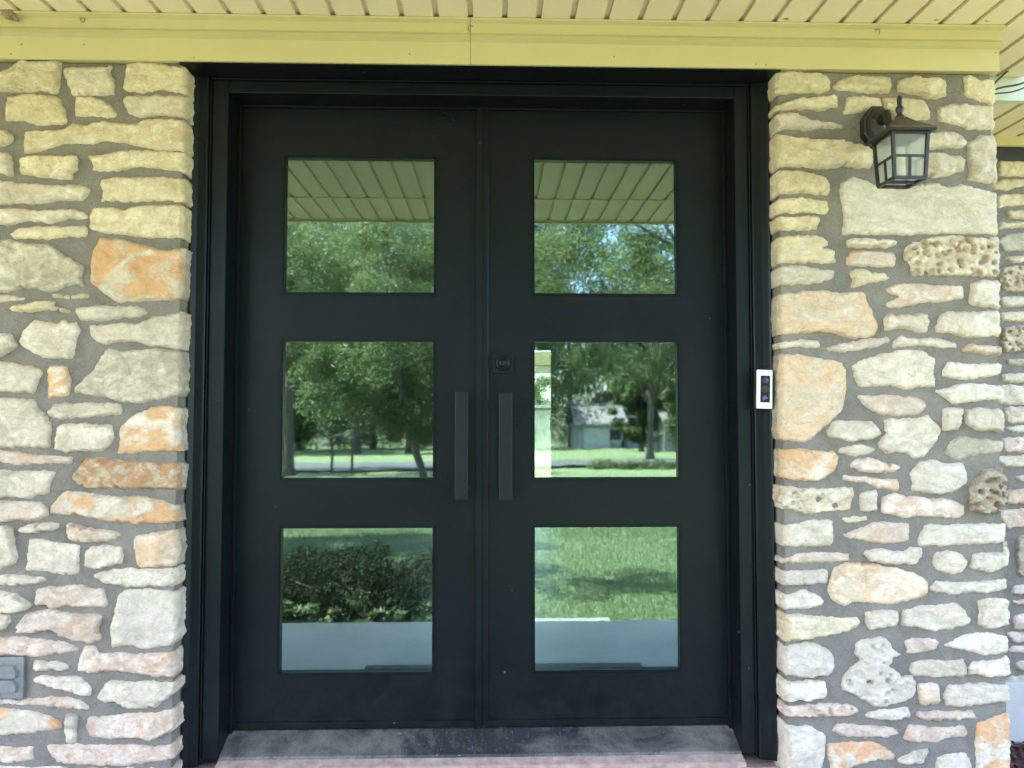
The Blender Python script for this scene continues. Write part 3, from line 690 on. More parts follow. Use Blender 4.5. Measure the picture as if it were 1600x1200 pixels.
TW = {
 'A': ((1550, 230, 4.8), [
  ('c', '', [(65,95),(400,90),(400,210),(150,210),(60,205)]), ('c', '', [(0,285),(80,240),(400,235),(400,275),(200,295),(120,320),(30,310)]),
  ('c', '', [(55,350),(400,350),(400,400),(180,430),(60,450)]), ('c', '', [(120,470),(400,465),(400,525),(140,530)]),
  ('c', '', [(50,605),(80,560),(400,550),(400,600),(200,600)]), ('g', '', [(50,700),(120,650),(200,640),(400,640),(400,760),(200,765),(110,780)]),
  ('c', 'T', [(90,820),(400,810),(400,840),(180,855)]), ('H', 'h', [(60,910),(180,890),(400,890),(400,1070),(220,1075),(100,1080)]),
  ('w', '', [(80,1120),(400,1115),(400,1175),(80,1195)])]),
 'B': ((1550, 470, 4.8), [
  ('c', '', [(85,80),(400,75),(400,150),(90,150)]), ('H', 'h', [(100,200),(400,175),(400,370),(90,375),(85,290)]),
  ('g', '', [(135,435),(400,425),(400,485),(140,480)]), ('w', '', [(95,560),(150,545),(400,545),(400,610),(210,610),(95,600)]),
  ('w', '', [(60,640),(400,640),(400,770),(160,780),(60,765)]), ('p', '', [(100,800),(400,800),(400,860),(160,920),(110,900)]),
  ('w', '', [(110,960),(160,935),(400,930),(400,985),(180,985)]), ('p', '', [(85,1030),(400,1010),(400,1130),(100,1135)])]),
 'C': ((1550, 700, 4.8), [
  ('w', '', [(40,90),(100,60),(400,55),(400,135),(120,140)]), ('w', '', [(180,215),(400,165),(400,245),(230,250)]),
  ('p', '', [(110,320),(400,280),(400,420),(110,415)]), ('p', '', [(50,530),(90,470),(400,460),(400,570),(200,590),(130,605)]),
  ('B', '', [(200,660),(400,640),(400,960),(205,970)]), ('w', '', [(150,1100),(180,1035),(400,1025),(400,1100)]),
  ('p', 'T', [(160,1150),(400,1130),(400,1170),(200,1175)])]),
 'D': ((1550, 940, 4.8), [
  ('p', '', [(180,110),(400,80),(400,200),(180,210)]), ('p', '', [(100,240),(400,235),(400,310),(170,310)]),
  ('p', '', [(120,390),(160,340),(400,350),(400,395)]), ('w', '', [(190,460),(400,430),(400,530),(200,520)]),
  ('g', 'T', [(80,605),(160,575),(400,580),(400,600),(160,630)])]),
}

def lay(tiles, parent, ym, side):
    for k, ((ox, oy, sc), lst) in tiles.items():
        for code, mark, pts in lst:
            P = []
            for px, py in pts:
                x, z = at(ox + px / sc, oy + py / sc, ym - .012)
                if 'K' in mark:
                    j = noise.noise((x * 5, z * 31, 4)) * .006
                    if side == 'L' and x > XL - .036: x = XL + .007 + j * .8
                    if side == 'R' and x < XR + .030: x = XR - .014 + j * .8
                if 'E' in mark and x > XP - .035: x = x + (XP + .004 - x) * .75
                P.append((x, z))
            if side == 'W' : P = [(x + (.14 if x > 2.15 else 0) * (1 if noise.noise((z * 9, 1, 1)) > 0 else .45), z) for x, z in P]
            kw = {}
            if 'T' in mark: kw['proud'] = .011
            if 'h' in mark: kw['holes'] = (34 if code == 'B' else 70) if side == 'R' else 60
            if 's' in mark: kw['holes'] = 16
            if 'r' in mark or code == 'R': kw['rough'] = 1.7
            if 'K' in mark or 'E' in mark: kw['deep'] = .092; kw['side'] = M['g'] if code in 'oORgB' else None
            make_stone(P, M[code], parent, ym, **kw)

wl = empty('stone_wall', 'cream limestone rubble wall left of the black double doors', 'wall', (-1.6, YM, 0))
lay(TL, wl, YM, 'L')
build('mortar', mortar_sheet(-2.9, XL + .002, Z0, ZT, YM), M['mortar'], wl, True)
build('mortar_return', B(-2.9, XL + .0015, YM + .008, .12, Z0, ZT - .001, .004), M['mortar'], wl)

wp = empty('stone_pillar', 'limestone pillar right of the doors, carrying the black lantern', 'pillar', (1.23, YM, 0))
lay(TR, wp, YM, 'R')
build('mortar', mortar_sheet(XR - .0095, XP - .006, Z0, ZT, YM), M['mortar'], wp, True)
build('mortar_core', B(XR - .010, XP - .0065, YM + .008, .49, Z0, ZT - .001, .004), M['mortar'], wp)

YW = .50
ww = empty('recessed_wall', 'limestone wall set back at the far right, above a rendered footing', 'wall', (2.1, YW, 0))
lay(TW, ww, YW, 'W')
build('mortar', mortar_sheet(1.56, 4.2, .155, 2.31, YW, .016), M['mortar'], ww, True)
build('wall_core', B(1.56, 4.2, YW + .008, YW + .2, .10, 2.42), M['mortar'], ww)
build('footing', B(1.57, 4.2, YW - .030, YW + .15, -.2, .155, .006), M['found'], ww)

# the walls go on beyond the picture: the same kind of rubble, joined into one part each
def rubble(parent, shifts, ok):
    mats, V, Fq, mi = [], [], [], []
    for dx, dy in shifts:
        for c in wp.children:
            if not c.name.startswith('stone'): continue
            o_ = Vector(wp.location) + c.location + Vector((dx, dy, 0))
            if not ok(o_.x, o_.z): continue
            n0 = len(V); V += [v.co + o_ for v in c.data.vertices]
            for p in c.data.polygons:
                m_ = c.data.materials[p.material_index]
                if m_ not in mats: mats.append(m_)
                Fq.append([n0 + i for i in p.vertices]); mi.append(mats.index(m_))
    me = bpy.data.meshes.new('stone_rubble'); me.from_pydata(V, [], Fq)
    for m_ in mats: me.materials.append(m_)
    me.polygons.foreach_set('material_index', mi); me.polygons.foreach_set('use_smooth', [True] * len(Fq))
    return tag(link('stone_rubble', me, parent), kind='stuff')
rubble(wl, [(-3.105, 0), (-3.77, 0)], lambda x, z: x > -2.8)
rubble(ww, [(.665, YW - YM), (1.40, YW - YM), (2.07, YW - YM), (2.74, YW - YM)], lambda x, z: z > .24 and x < 4.05 and not 1.93 < x < 2.30)

# ------------------------------------------------------------------ porch beam and roof
beam = empty('porch_beam', 'yellow aluminium-clad beam with a stepped face above the doors', 'beam', (0, -.2, 2.262))
ZB, ZS = 2.262, 2.391
PX = .1023; XO = at(780 + 52, 27, -.247)[0] - .0075 - 44 * PX + .017
prof = [(-.212, ZB), (-.212, 2.3300), (-.2300, 2.3330), (-.2265, 2.3455), (-.2215, 2.3475), (-.2215, 2.3500), (-.2285, 2.3525), (-.2265, 2.3815),
        (-.246, 2.3835), (-.246, ZS - .0015), (-.02, ZS - .0015), (-.02, ZB + .004), (-.205, ZB + .004), (-.205, ZB)]
SEAM = at(735, 80, -.212)[0]
build('beam_cladding', extrude_profile(prof, SEAM + .0006, 1.571), M['beam'], beam)
build('beam_cladding', extrude_profile(prof, XO - PX, SEAM - .0006), M['beam'], beam)
for (px, py), r, a0 in (((129, 30), .009, 2.5), ((735, 44), .010, 0.4), ((1371, 50), .010, -1.2)):
    x, z = at(px, py, -.2285); bm = bmesh.new()
    tube(bm, [(x + r * math.cos(a0 + t) * .7, -.2288, z + r * math.sin(a0 + t)) for t in np.linspace(0, 4.2, 10)], .0013, 5)
    build('mud_ring', bm, M['mud'], beam)

for px, py in ((17, 84), (33, 69), (131, 69), (303, 90), (1181, 100), (1197, 101), (1542, 50), (1556, 82), (640, 84), (960, 88)):
    x, z = at(px, py, -.2135); yy = -.212 if z < 2.3295 else -.2285
    build('nail_head', lathe(bmesh.new(), [(.0022, yy + .001), (.0022, yy - .0009), (.0012, yy - .0014)], (x, 0, z), 'y', 8), M['mud'], beam)
roof = empty('porch_roof', 'beige grooved soffit of the porch roof overhead', 'porch roof', (0, -1, ZS))
YE, YJ = -2.08, -1.63
def board(x0, x1, y0, y1, z, parent, m):
    p = [(x0 + .0005, z), (x1 - .017, z), (x1 - .0145, z + .0095), (x1 - .0005, z + .0105), (x1 - .0005, z + .016), (x0 + .0005, z + .016)]
    bm = bmesh.new()
    A = [bm.verts.new((a, y0, b)) for a, b in p]; C = [bm.verts.new((a, y1, b)) for a, b in p]; n = len(p)
    for i in range(n): bm.faces.new((A[i], A[(i + 1) % n], C[(i + 1) % n], C[i]))
    bm.faces.new(A); bm.faces.new(C[::-1]); bmesh.ops.recalc_face_normals(bm, faces=bm.faces)
    return build('board', bm, m, parent)
PX = .1023; XO = at(780 + 52, 27, -.247)[0] - .0075 - 44 * PX + .017 - PX * .0
k = 0; x = XO - .017 + .0
xs_b = [XO + i * PX for i in range(95)]
first = None
for xb in xs_b:
    if xb > 1.9: break
    for (y0, y1) in ((YJ + .012, -.05 if xb < 1.5 else .10), (YE + .006, YJ - .012)):
        board(xb - PX + .017, xb + .017, y0, y1, ZS, roof, M['soffit'])
XB0, XB1 = XO - PX, 1.87
build('joint_trim', B(XB0, XB1, YJ - .016, YJ + .016, ZS - .004, ZS - .0005, .001), M['soffit'], roof)
build('fascia', B(XB0, XB1, YE - .03, YE, ZS - .012, ZS + .16, .003), M['beam'], roof)
build('edge_trim', B(XB0, XB1, YE + .0005, YE + .022, ZS - .004, ZS - .0005, .001), M['soffit'], roof)
build('roof_deck', B(XB0, XB1, YE - .03, 7.2, ZS + .17, ZS + .30), M['found'], roof)
build('roof_deck', B(XB1 + .001, 4.2, .1, 7.2, ZS + .03, ZS + .30), M['found'], roof)
build('roof_deck', B(XB0, XB1, YE, 7.2, ZS + .03, ZS + .16), M['found'], roof)

# wing eave at the far right: a pale drop board, a lower soffit, a yellow frieze
wing = empty('wing_soffit', 'lower beige soffit with pale drop board behind the pillar at far right', 'soffit', (2, .3, 2.31))
ZW = 2.315
for i in range(26):
    xb = 1.6 + i * .1023
    board(xb - .1, xb + .0023, .135, YW - .02, ZW, wing, M['soffit'])
build('drop_board', B(1.56, 4.15, .108, .134, ZW - .006, ZS + .01, .002), M['pale'], wing)
build('frieze', B(1.565, 4.15, YW - .045, YW - .022, 2.278, ZW + .002, .003), M['beam'], wing)
build('gap_strip', B(1.565, 4.15, YW - .016, YW - .003, 2.225, 2.30), M['cable'], wing)  # black board standing in for the shade inside an open gap
for i, (a, b) in enumerate((((1556, 128), (1605, 88)), ((1556, 141), (1606, 126)), ((1556, 148), (1606, 136)))):
    y = .06 - .02 * i; p = at(*a, y); q = at(*b, y)
    bm = tube(bmesh.new(), [(p[0] + (q[0] - p[0]) * t, y, p[1] + (q[1] - p[1]) * t + (.004 * math.sin(t * 5 + i))) for t in np.linspace(-.8, 1.6, 12)], .0035 if i < 2 else .0028, 6)
    c = build('cable', bm, M['cable'], None, True)
    tag(c, ('black cable slanting steeply up behind the pillar top', 'middle black cable running behind the pillar top', 'lowest black cable hanging behind the pillar top')[i], 'cable', 'cables behind the pillar')

# ------------------------------------------------------------------ double doors
dd = empty('double_door', 'black double entry doors with six tinted square panes and a heavy frame', 'door', (-.03, 0, .155))
BK = M['black']
OL, OR, OT = -.830, .777, 2.2150                       # opening of the frame
def jamb(x0, x1):
    return B(x0, x1, -.10, .06, .150, OT + .039, .0025)
fr = build('door_frame', jamb(-.8796, OL), BK, dd)
build('door_frame', jamb(OR, .8194), BK, dd)
build('head_frame', B(OL + .0005, OR - .0005, -.0995, .06, OT, OT + .0385, .0025), BK, dd)
def mould(xa, xb, s):                                     # brick mould, profile in (x, y); s points to the stone
    p = [(xa, -.05), (xa, -.098), (xa + s * .003, -.098), (xa + s * .003, -.112), (xa + s * .006, -.116), (xa + s * .030, -.120),
         (xb - s * .021, -.126), (xb - s * .016, -.129), (xb - s * .013, -.124), (xb - s * .009, -.112), (xb, -.110), (xb, -.05)]
    return extrude_profile(p, .139, 2.2575, 'z')
build('brick_mould', mould(-.8835, -.944, -1), BK, dd)
build('brick_mould', mould(.8235, .892, 1), BK, dd)
def bead(x, s):                                           # the thin light edge between frame and mould
    return B(min(x, x + s * .0035), max(x, x + s * .0035), -.108, -.05, .146, OT + .0432, .001)
build('frame_bead', bead(-.8798, -1), BK, dd); build('frame_bead', bead(.8196, 1), BK, dd)
build('frame_bead', B(-.8795, .8193, -.108, -.05, OT + .0394, OT + .0432, .001), BK, dd)
build('lintel_sheet', B(-.9435, .8915, -.2045, -.06, 2.2592, 2.2612), BK, dd)
build('head_filler', B(-.935, .890, -.058, .06, OT + .059, 2.39, .001), BK, dd)
build('door_stop', B(OL + .0005, OL + .011, -.012, .055, .19, OT - .0005, .001), BK, dd)
build('door_stop', B(OR - .011, OR - .0005, -.012, .055, .19, OT - .0005, .001), BK, dd)
build('door_stop', B(OL + .0115, OR - .0115, -.012, .055, OT - .008, OT - .0005, .001), BK, dd)
sp = [(-.100, .1500), (-.096, .1570), (.0, .1960), (.06, .1965), (.06, .12), (-.100, .12)]
build('sill', extrude_profile(sp, OL + .001, OR - .001), M['sill'], dd)
build('sill_nose', extrude_profile([(-.145, .120), (-.145, .1385), (-.1385, .1425), (-.1005, .1495), (-.1005, .120)], OL + .001, OR - .001), M['slurry'], dd)

ZR = [(.372, .839), (.9907, 1.4432), (1.5945, 2.0477)]
def plate(xs_, zs_, holes, y0, y1):
    bm = bmesh.new(); vf = {}
    def v(i, j, y):
        if (i, j, y) not in vf: vf[(i, j, y)] = bm.verts.new((xs_[i], y, zs_[j]))
        return vf[(i, j, y)]
    nx_, nz_ = len(xs_) - 1, len(zs_) - 1
    solid = lambda i, j: 0 <= i < nx_ and 0 <= j < nz_ and (i, j) not in holes
    for i in range(nx_):
        for j in range(nz_):
            if not solid(i, j): continue
            for y in (y0, y1): bm.faces.new((v(i, j, y), v(i + 1, j, y), v(i + 1, j + 1, y), v(i, j + 1, y)))
            for (di, dj, a, b) in ((-1, 0, (i, j), (i, j + 1)), (1, 0, (i + 1, j), (i + 1, j + 1)), (0, -1, (i, j), (i + 1, j)), (0, 1, (i, j + 1), (i + 1, j + 1))):
                if not solid(i + di, j + dj): bm.faces.new((v(*a, y0), v(*b, y0), v(*b, y1), v(*a, y1)))
    bmesh.ops.recalc_face_normals(bm, faces=bm.faces)
    return bm

def leaf(x0, x1, p0, p1, label):
    zs_ = [.2005] + [z for r in ZR for z in r] + [OT - .0085]
    lf = build('door_leaf', plate([x0, p0, p1, x1], zs_, {(1, 1), (1, 3), (1, 5)}, 0.0, .045), BK, dd)
    lf['label'] = label
    for (za, zb) in ZR:
        # a thin proud bead round each pane, then the pane itself set back in the leaf
        bm = plate([p0 - .004, p0 + .0045, p1 - .0045, p1 + .004], [za - .004, za + .0045, zb - .0045, zb + .004], {(1, 1)}, -.0062, .020)
        bmesh.ops.bevel(bm, geom=[e for e in bm.edges if len(e.link_faces) == 2 and e.calc_face_angle(0) > 1 and all(v.co.y < 0 for v in e.verts)], offset=.0034, segments=2, affect='EDGES')
        build('glazing_bead', bm, BK, lf)
        build('pane', B(p0 + .0046, p1 - .0046, .012, .0124, za + .0046, zb - .0046), M['glass'], lf)
        ip = build('inner_pane', B(p0 + .0046, p1 - .0046, .026, .0264, za + .0046, zb - .0046), M['inner'], lf)
        cc = Vector(((p0 + p1) / 2, .026, (za + zb) / 2)); ip.data.transform(Matrix.Translation(cc) @ Matrix.Rotation(.0012, 4, 'X') @ Matrix.Rotation(.0009, 4, 'Z') @ Matrix.Translation(-cc))
    # bottom sweep
    build('sweep', B(x0 + .002, x1 - .002, -.006, -.0003, .2035, .2225, .0012), BK, lf)
    return lf
CX = -.0305
LL = leaf(OL + .0035, CX - .0008, -.680, -.1855, 'left door leaf without a lock')
RL = leaf(CX + .0008, OR - .0035, .1365, .6155, 'right door leaf with the square deadbolt')
ast = [(-.0515, -.0003), (-.0515, -.014), (-.0495, -.016), (-.0315, -.016), (-.0305, -.0145), (-.0285, -.0145), (-.0275, -.011), (-.013, -.011), (-.0105, -.009), (-.0105, -.0003)]
build('astragal', extrude_profile(ast, .2030, OT - .009, 'z'), BK, LL)

def pull(x0, x1, z0, z1, side, parent):
    bm = B(x0, x1, -.058, -.047, z0, z1, .0025)
    xi = x1 - .012 if side > 0 else x0 + .012
    for z in (z0 + .036, z1 - .036): box(bm, xi - .007, xi + .014 if side > 0 else xi + .007, -.0475, -.0002, z - .008, z + .008, .001)
    return build('pull_handle', bm, M['pull'], parent)
pull(-.1165, -.0745, .930, 1.2735, 1, LL)
pull(.0235, .0665, .928, 1.2695, -1, RL)
lk = build('deadbolt', B(.004, .0708, -.011, -.0002, 1.3345, 1.4015, .0018), BK, RL)
lc = (.0374, 0, 1.368)
build('lock_cylinder', lathe(bmesh.new(), [(.0245, -.0112), (.0245, -.018), (.022, -.0205), (.0185, -.0205), (.0175, -.0165), (.013, -.0165), (.0125, -.0195), (.004, -.0195)], lc, 'y', 28), BK, lk, True)
build('keyhole', B(.0362, .0386, -.0203, -.0196, 1.3605, 1.3715), M['rubber'], lk)

# door step: a course of bricks under the sill, smeared with mortar
st = empty('brick_step', 'pinkish brick step under the door sill, smeared with pale mortar', 'step', (0, -.2, 0))
build('mortar_bed', B(-.9425, .8905, -.30, .05, 0, .119, .003), M['slurry'], st)
bk = B(-.0975, .0975, -.05, .05, -.0575, 0, .004); bme = None
for i in range(9):
    x = -.84 + i * .2065
    o = build('brick', B(x - .0985, x + .0985, -.296 + random.uniform(-.003, .003), -.164, .062, .1265 + random.uniform(-.0015, .0015), .004), M['brick'], st)
bm = mortar_sheet(-.90, .875, 0, 1, 0, .016, .0)
bm.free()
bm = bmesh.new(); rows = []
for i in range(120):
    x = -.94 + 1.828 * i / 119; rows.append([])
    for j in range(9):
        t = j / 8; y = -.146 - t * (.026 + .022 * noise.noise((x * 9, 3, 1)))
        z = .131 - .006 * t + .004 * noise.fractal((x * 16, y * 30, 2), 1, 2, 3) - (.012 if j == 8 else 0)
        rows[-1].append(bm.verts.new((x, y, z)))
for a, b in zip(rows, rows[1:]):
    for j in range(8): bm.faces.new((a[j], a[j + 1], b[j + 1], b[j]))
bmesh.ops.recalc_face_normals(bm, faces=bm.faces)
build('mortar_smear', bm, M['slurry'], st, True)

# ------------------------------------------------------------------ doorbell
db = empty('doorbell', 'slim white video doorbell with a black face on the right door casing', 'doorbell', (.844, -.13, 1.28))
def rot_y(o, a, p):
    o.data.transform(Matrix.Translation(p) @ Matrix.Rotation(a, 4, 'Y') @ Matrix.Translation(-Vector(p)))
cxb, czb = .8443, 1.2787
parts = [build('mount_wedge', B(cxb - .023, cxb + .023, -.142, -.117, czb - .056, czb + .056, .002), M['rubber'], db),
         build('body', B(cxb - .0236, cxb + .0236, -.157, -.1425, czb - .060, czb + .060, .003), M['white'], db),
         build('face_panel', B(cxb - .0146, cxb + .0146, -.1588, -.1572, czb - .041, czb + .042, .0006), M['screen'], db),
         build('lens', lathe(bmesh.new(), [(.0098, -.1589), (.0098, -.1605), (.0085, -.1615), (.006, -.161), (.003, -.1622)], (cxb, 0, czb + .027), 'y', 20), M['lensv'], db, True),
         build('button', lathe(bmesh.new(), [(.0125, -.1589), (.0125, -.1602), (.0112, -.1606), (.0095, -.1600), (.0068, -.1600), (.006, -.1608), (.002, -.1608)], (cxb, 0, czb - .0005), 'y', 24), M['iron'], db, True)]
bm = bmesh.new(); tv = [bm.verts.new((cxb + a, -.1590, czb + b)) for a, b in ((-.0075, -.036), (.009, -.0275), (.0005, -.018), (-.008, -.024))]
bm.faces.new(tv); r = bmesh.ops.extrude_face_region(bm, geom=bm.faces[:]); 
for v in r['geom']:
    if isinstance(v, bmesh.types.BMVert): v.co.y = -.1596
bmesh.ops.recalc_face_normals(bm, faces=bm.faces)
parts.append(build('face_reflection', bm, M['violet'], db))  # a violet reflection on the glossy face, made as a thin coloured shape
fc = bpy.data.curves.new('lettering', 'FONT'); fc.body = 'ring'; fc.size = .0105; fc.align_x = 'CENTER'; fc.extrude = .0002
fc.materials.append(plain('grey_print', (.35, .36, .38), .5))
fo = bpy.data.objects.new('lettering', fc); COL.objects.link(fo)
tm = bpy.data.meshes.new_from_object(fo.evaluated_get(bpy.context.evaluated_depsgraph_get())); bpy.data.objects.remove(fo)
fo = bpy.data.objects.new('lettering', tm); COL.objects.link(fo); fo.parent = db
fo.location = (cxb - .844, -.1573 + .13, czb - .0535 - 1.28); fo.rotation_euler = (R(90), 0, 0)
db.rotation_euler = (0, R(1.6), 0)

# ------------------------------------------------------------------ wall lantern
LX, LZ = at(1368, 199, -.2)
lan = empty('wall_lantern', 'black box-shaped wall lantern with glass panes on the pillar', 'lantern', (LX, YM, LZ))
IR = M['iron']
bm = bmesh.new()
lathe(bm, [(.055, 0), (.055, -.028), (.051, -.031), (.047, -.031), (.044, -.038), (.036, -.040), (.028, -.047), (.016, -.056), (.007, -.058)], (LX, YM, LZ), 'y', 8, .82, 1.2)
build('backplate', bm, IR, lan)
bx, by = at(1423, 240, -.425)[0], -.375           # lantern axis
zt, zb_ = at(1423, 204, -.425)[1], at(1421, 277, -.42)[1]              # glass box top and bottom
ze = zt + .006
za = ze + .049
bm = tube(bmesh.new(), [(LX, YM - .05, LZ + .005), (LX - .004, YM - .075, LZ + .012), (LX - .012, YM - .10, LZ + .010), (bx + .008, by + .06, za - .012), (bx + .002, by + .03, za - .006), (bx, by, za + .004)], [.017, .0145, .012, .011, .010, .009], 10)
build('arm', bm, IR, lan, True)
bm = tube(bmesh.new(), [(LX, YM - .03, LZ - .045), (LX - .003, YM - .06, LZ - .060), (LX - .006, YM - .085, LZ - .052), (LX - .006, YM - .088, LZ - .034)], [.011, .009, .007, .004], 8)
build('scroll', bm, IR, lan, True)
# roof: eave slab, pyramid, finial
rf = bmesh.new(); h = .066
def ring4(hw, z): return [rf.verts.new((bx + sx * hw, by + sy * hw, z)) for sx, sy in ((-1, -1), (1, -1), (1, 1), (-1, 1))]
rs_ = [ring4(h - .003, ze - .005), ring4(h, ze - .003), ring4(h, ze + .002), ring4(h - .004, ze + .004), ring4(.040, ze + .022), ring4(.022, ze + .037), ring4(.012, za)]
for a, b in zip(rs_, rs_[1:]):
    for k in range(4): rf.faces.new((a[k], a[(k + 1) % 4], b[(k + 1) % 4], b[k]))
rf.faces.new(rs_[0][::-1]); rf.faces.new(rs_[-1]); bmesh.ops.recalc_face_normals(rf, faces=rf.faces)
build('roof', rf, M['iron_roof'], lan)
build('eave_rim', B(bx - h - .001, bx + h + .001, by - h - .001, by + h + .001, ze - .0085, ze - .0055, .001), IR, lan)
build('finial', lathe(bmesh.new(), [(.012, 0), (.012, .006), (.007, .012), (.010, .020), (.0125, .026), (.010, .032), (.006, .038), (.007, .046), (.0075, .056), (.0055, .064), (.002, .067)], (bx, by, za - .001), 'z', 14), IR, lan, True)
ht, hb = .050, .0435                          # half width of the box at top and bottom
def lerp(z): return hb + (ht - hb) * (z - zb_) / (zt - zb_)
def bar(bm, p, q, wd=.0035):
    p, q = Vector(p), Vector(q); d = (q - p).normalized(); a = d.cross(Vector((0, 0, 1)) if abs(d.z) < .9 else Vector((0, 1, 0))).normalized(); b = d.cross(a)
    vs = [bm.verts.new(e + a * s * wd + b * t * wd) for e in (p, q) for s, t in ((-1, -1), (1, -1), (1, 1), (-1, 1))]
    for f in ((0, 1, 2, 3), (7, 6, 5, 4), (0, 4, 5, 1), (1, 5, 6, 2), (2, 6, 7, 3), (3, 7, 4, 0)): bm.faces.new([vs[i] for i in f])
zm = zb_ + (zt - zb_) * .47
cage = bmesh.new()
for sx, sy in ((-1, -1), (1, -1), (1, 1), (-1, 1)):
    bar(cage, (bx + sx * hb, by + sy * hb, zb_), (bx + sx * ht, by + sy * ht, zt + .001), .0042)
for zz, wd in ((zb_, .0042), (zt - .003, .0045)):
    q = lerp(zz); c4 = [(bx - q, by - q), (bx + q, by - q), (bx + q, by + q), (bx - q, by + q)]
    for i in range(4): bar(cage, (*c4[i], zz), (*c4[(i + 1) % 4], zz), wd)
bmesh.ops.recalc_face_normals(cage, faces=cage.faces)
build('cage', cage, IR, lan)
for i, (ux, uy) in enumerate(((0, -1), (-1, 0), (0, 1), (1, 0))):
    px_, py_ = -uy, ux
    def pt(t, z, out=0): q = lerp(z); return (bx + ux * (q + out) + px_ * q * t, by + uy * (q + out) + py_ * q * t, z)
    mb = bmesh.new(); bar(mb, pt(-.93, zm), pt(.93, zm), .0028); bar(mb, pt(0, zb_ + .004), pt(0, zm - .0026), .0028)
    bmesh.ops.recalc_face_normals(mb, faces=mb.faces); build('muntin', mb, IR, lan)
    gb = bmesh.new(); vs = [gb.verts.new(pt(t, z, -.0034)) for t, z in ((-.95, zb_ + .003), (.95, zb_ + .003), (.95, zt - .003), (-.95, zt - .003))]
    gb.faces.new(vs); build('glass_pane', gb, M['seedy'], lan)
build('socket', lathe(bmesh.new(), [(.012, .0), (.012, .035), (.009, .037), (.009, .05), (.0125, .062), (.010, .080), (.003, .092)], (bx, by, zb_ + .012), 'z', 14), M['bulb'], lan, True)
fl = bmesh.new(); bar(fl, (bx - .043, by, zb_), (bx + .043, by, zb_), .004); bmesh.ops.recalc_face_normals(fl, faces=fl.faces)
build('socket_bar', fl, IR, lan)

# ------------------------------------------------------------------ outlet cover, mud nest
oc = empty('outlet_cover', 'grey metal outlet cover with two lids set in the wall at lower left', 'outlet cover', (-1.42, YM - .02, .434))
xr_, zo0, zo1 = -1.3605, .3755, .4945
build('plate', B(xr_ - .125, xr_, YM - .0105, YM + .01, zo0, zo1, .002), M['greyplate'], oc)
for z0, z1 in ((.4345, .4725), (.3945, .4325)):
    bm = bmesh.new(); xe = xr_ - .016
    pr = [(xe - .095, z0), (xe - .004, z0), (xe, z0 + .004), (xe, z0 + .022), (xe - .010, z1), (xe - .095, z1)]
    A = [bm.verts.new((a, YM - .0107, b)) for a, b in pr]; C = [bm.verts.new((a + (-.002 if a > xe - .05 else .002), YM - .0185, b + (.002 if b < (z0 + z1) / 2 else -.003))) for a, b in pr]
    for i in range(6): bm.faces.new((A[i], A[(i + 1) % 6], C[(i + 1) % 6], C[i]))
    bm.faces.new(C); bmesh.ops.recalc_face_normals(bm, faces=bm.faces)
    build('lid', bm, M['greyplate'], oc)
x, z = at(8, 17, -.25)
bm = bmesh.new()
for i in range(5):
    x0 = x - .022 + i * .0085
    tube(bm, [(x0 + t * .018 + random.uniform(-.001, .001), -.249 + .012 * t, z + .014 - t * .030 - i * .002) for t in (0, .25, .5, .75, 1)], [.0035, .0045, .0042, .0045, .003], 7)
o = build('mud_nest', bm, M['mud'], None, True); tag(o, 'small brown mud tube nest on the beam at top left', 'insect nest')

# ------------------------------------------------------------------ doormat on the porch floor
o = build('doormat', B(-.594, .714, -1.155, -.50, .0005, .014, .004), M['mat_']); tag(o, 'dark doormat on the porch floor, seen reflected in the lower panes', 'doormat')

# mulch bed by the right-hand wall
bm = bmesh.new(); rows = []
for i in range(60):
    rows.append([bm.verts.new((1.67 + 1.1 * i / 59, -.45 + .95 * j / 39, -.082 + .012 * noise.fractal((i * .9, j * .9, 1), 1, 2, 3))) for j in range(40)])
for a, b in zip(rows, rows[1:]):
    for j in range(39): bm.faces.new((a[j], b[j], b[j + 1], a[j + 1]))
o = build('mulch_bed', bm, M['mulch'], None); tag(o, 'dark red-brown mulch at the foot of the right wall', None, None, 'stuff')
rng = np.random.default_rng(3)
def quads(c, size, rng, flat=.5, asp=.34, up_=None):
    n = len(c); nrm = rng.normal(size=(n, 3)); nrm[:, 2] = np.abs(nrm[:, 2]) + flat; nrm /= np.linalg.norm(nrm, axis=1)[:, None]
    t = np.cross(nrm, rng.normal(size=(n, 3))); t /= np.linalg.norm(t, axis=1)[:, None] + 1e-9; b = np.cross(nrm, t)
    s = (size * rng.uniform(.6, 1.3, n))[:, None]
    V = np.stack([c - t * s, c - b * s * asp + nrm * s * .06, c + t * s, c + b * s * asp + nrm * s * .06], 1).reshape(-1, 3)
    return V, np.arange(4 * n).reshape(-1, 4)
c = np.stack([rng.uniform(1.68, 2.7, 6000), rng.uniform(-.5, .47, 6000), rng.uniform(-.085, -.062, 6000)], 1)
V, Fq = quads(c, .018, rng, 1.2, .35)
o = link('mulch_chips', npmesh('mulch_chips', V, Fq, M['chip'])); tag(o, 'loose mulch chips along the footing', None, None, 'stuff')
# ------------------------------------------------------------------ the street side, which the panes reflect
def rf_(px, py, D):
    """the real point in front of the doors whose mirror image stands D metres from the lens at this pixel"""
    x, z = at(px, py, D - CD); return Vector((x, -(D - CD), z))

def leaves(name, clumps, n, size, m, rng, parent=None, flat=.5):
    cl = np.array(clumps); k = rng.integers(0, len(cl), n)
    d = rng.normal(size=(n, 3)); d /= np.linalg.norm(d, axis=1)[:, None]
    r = cl[k, 3] * rng.uniform(.25, 1, n) ** .5
    c = cl[k, :3] + d * r[:, None] * np.array([1, 1, .75])
    V, Fq = quads(c, size, rng, flat)
    o = link(name, npmesh(name, V, Fq, m), parent)
    return o

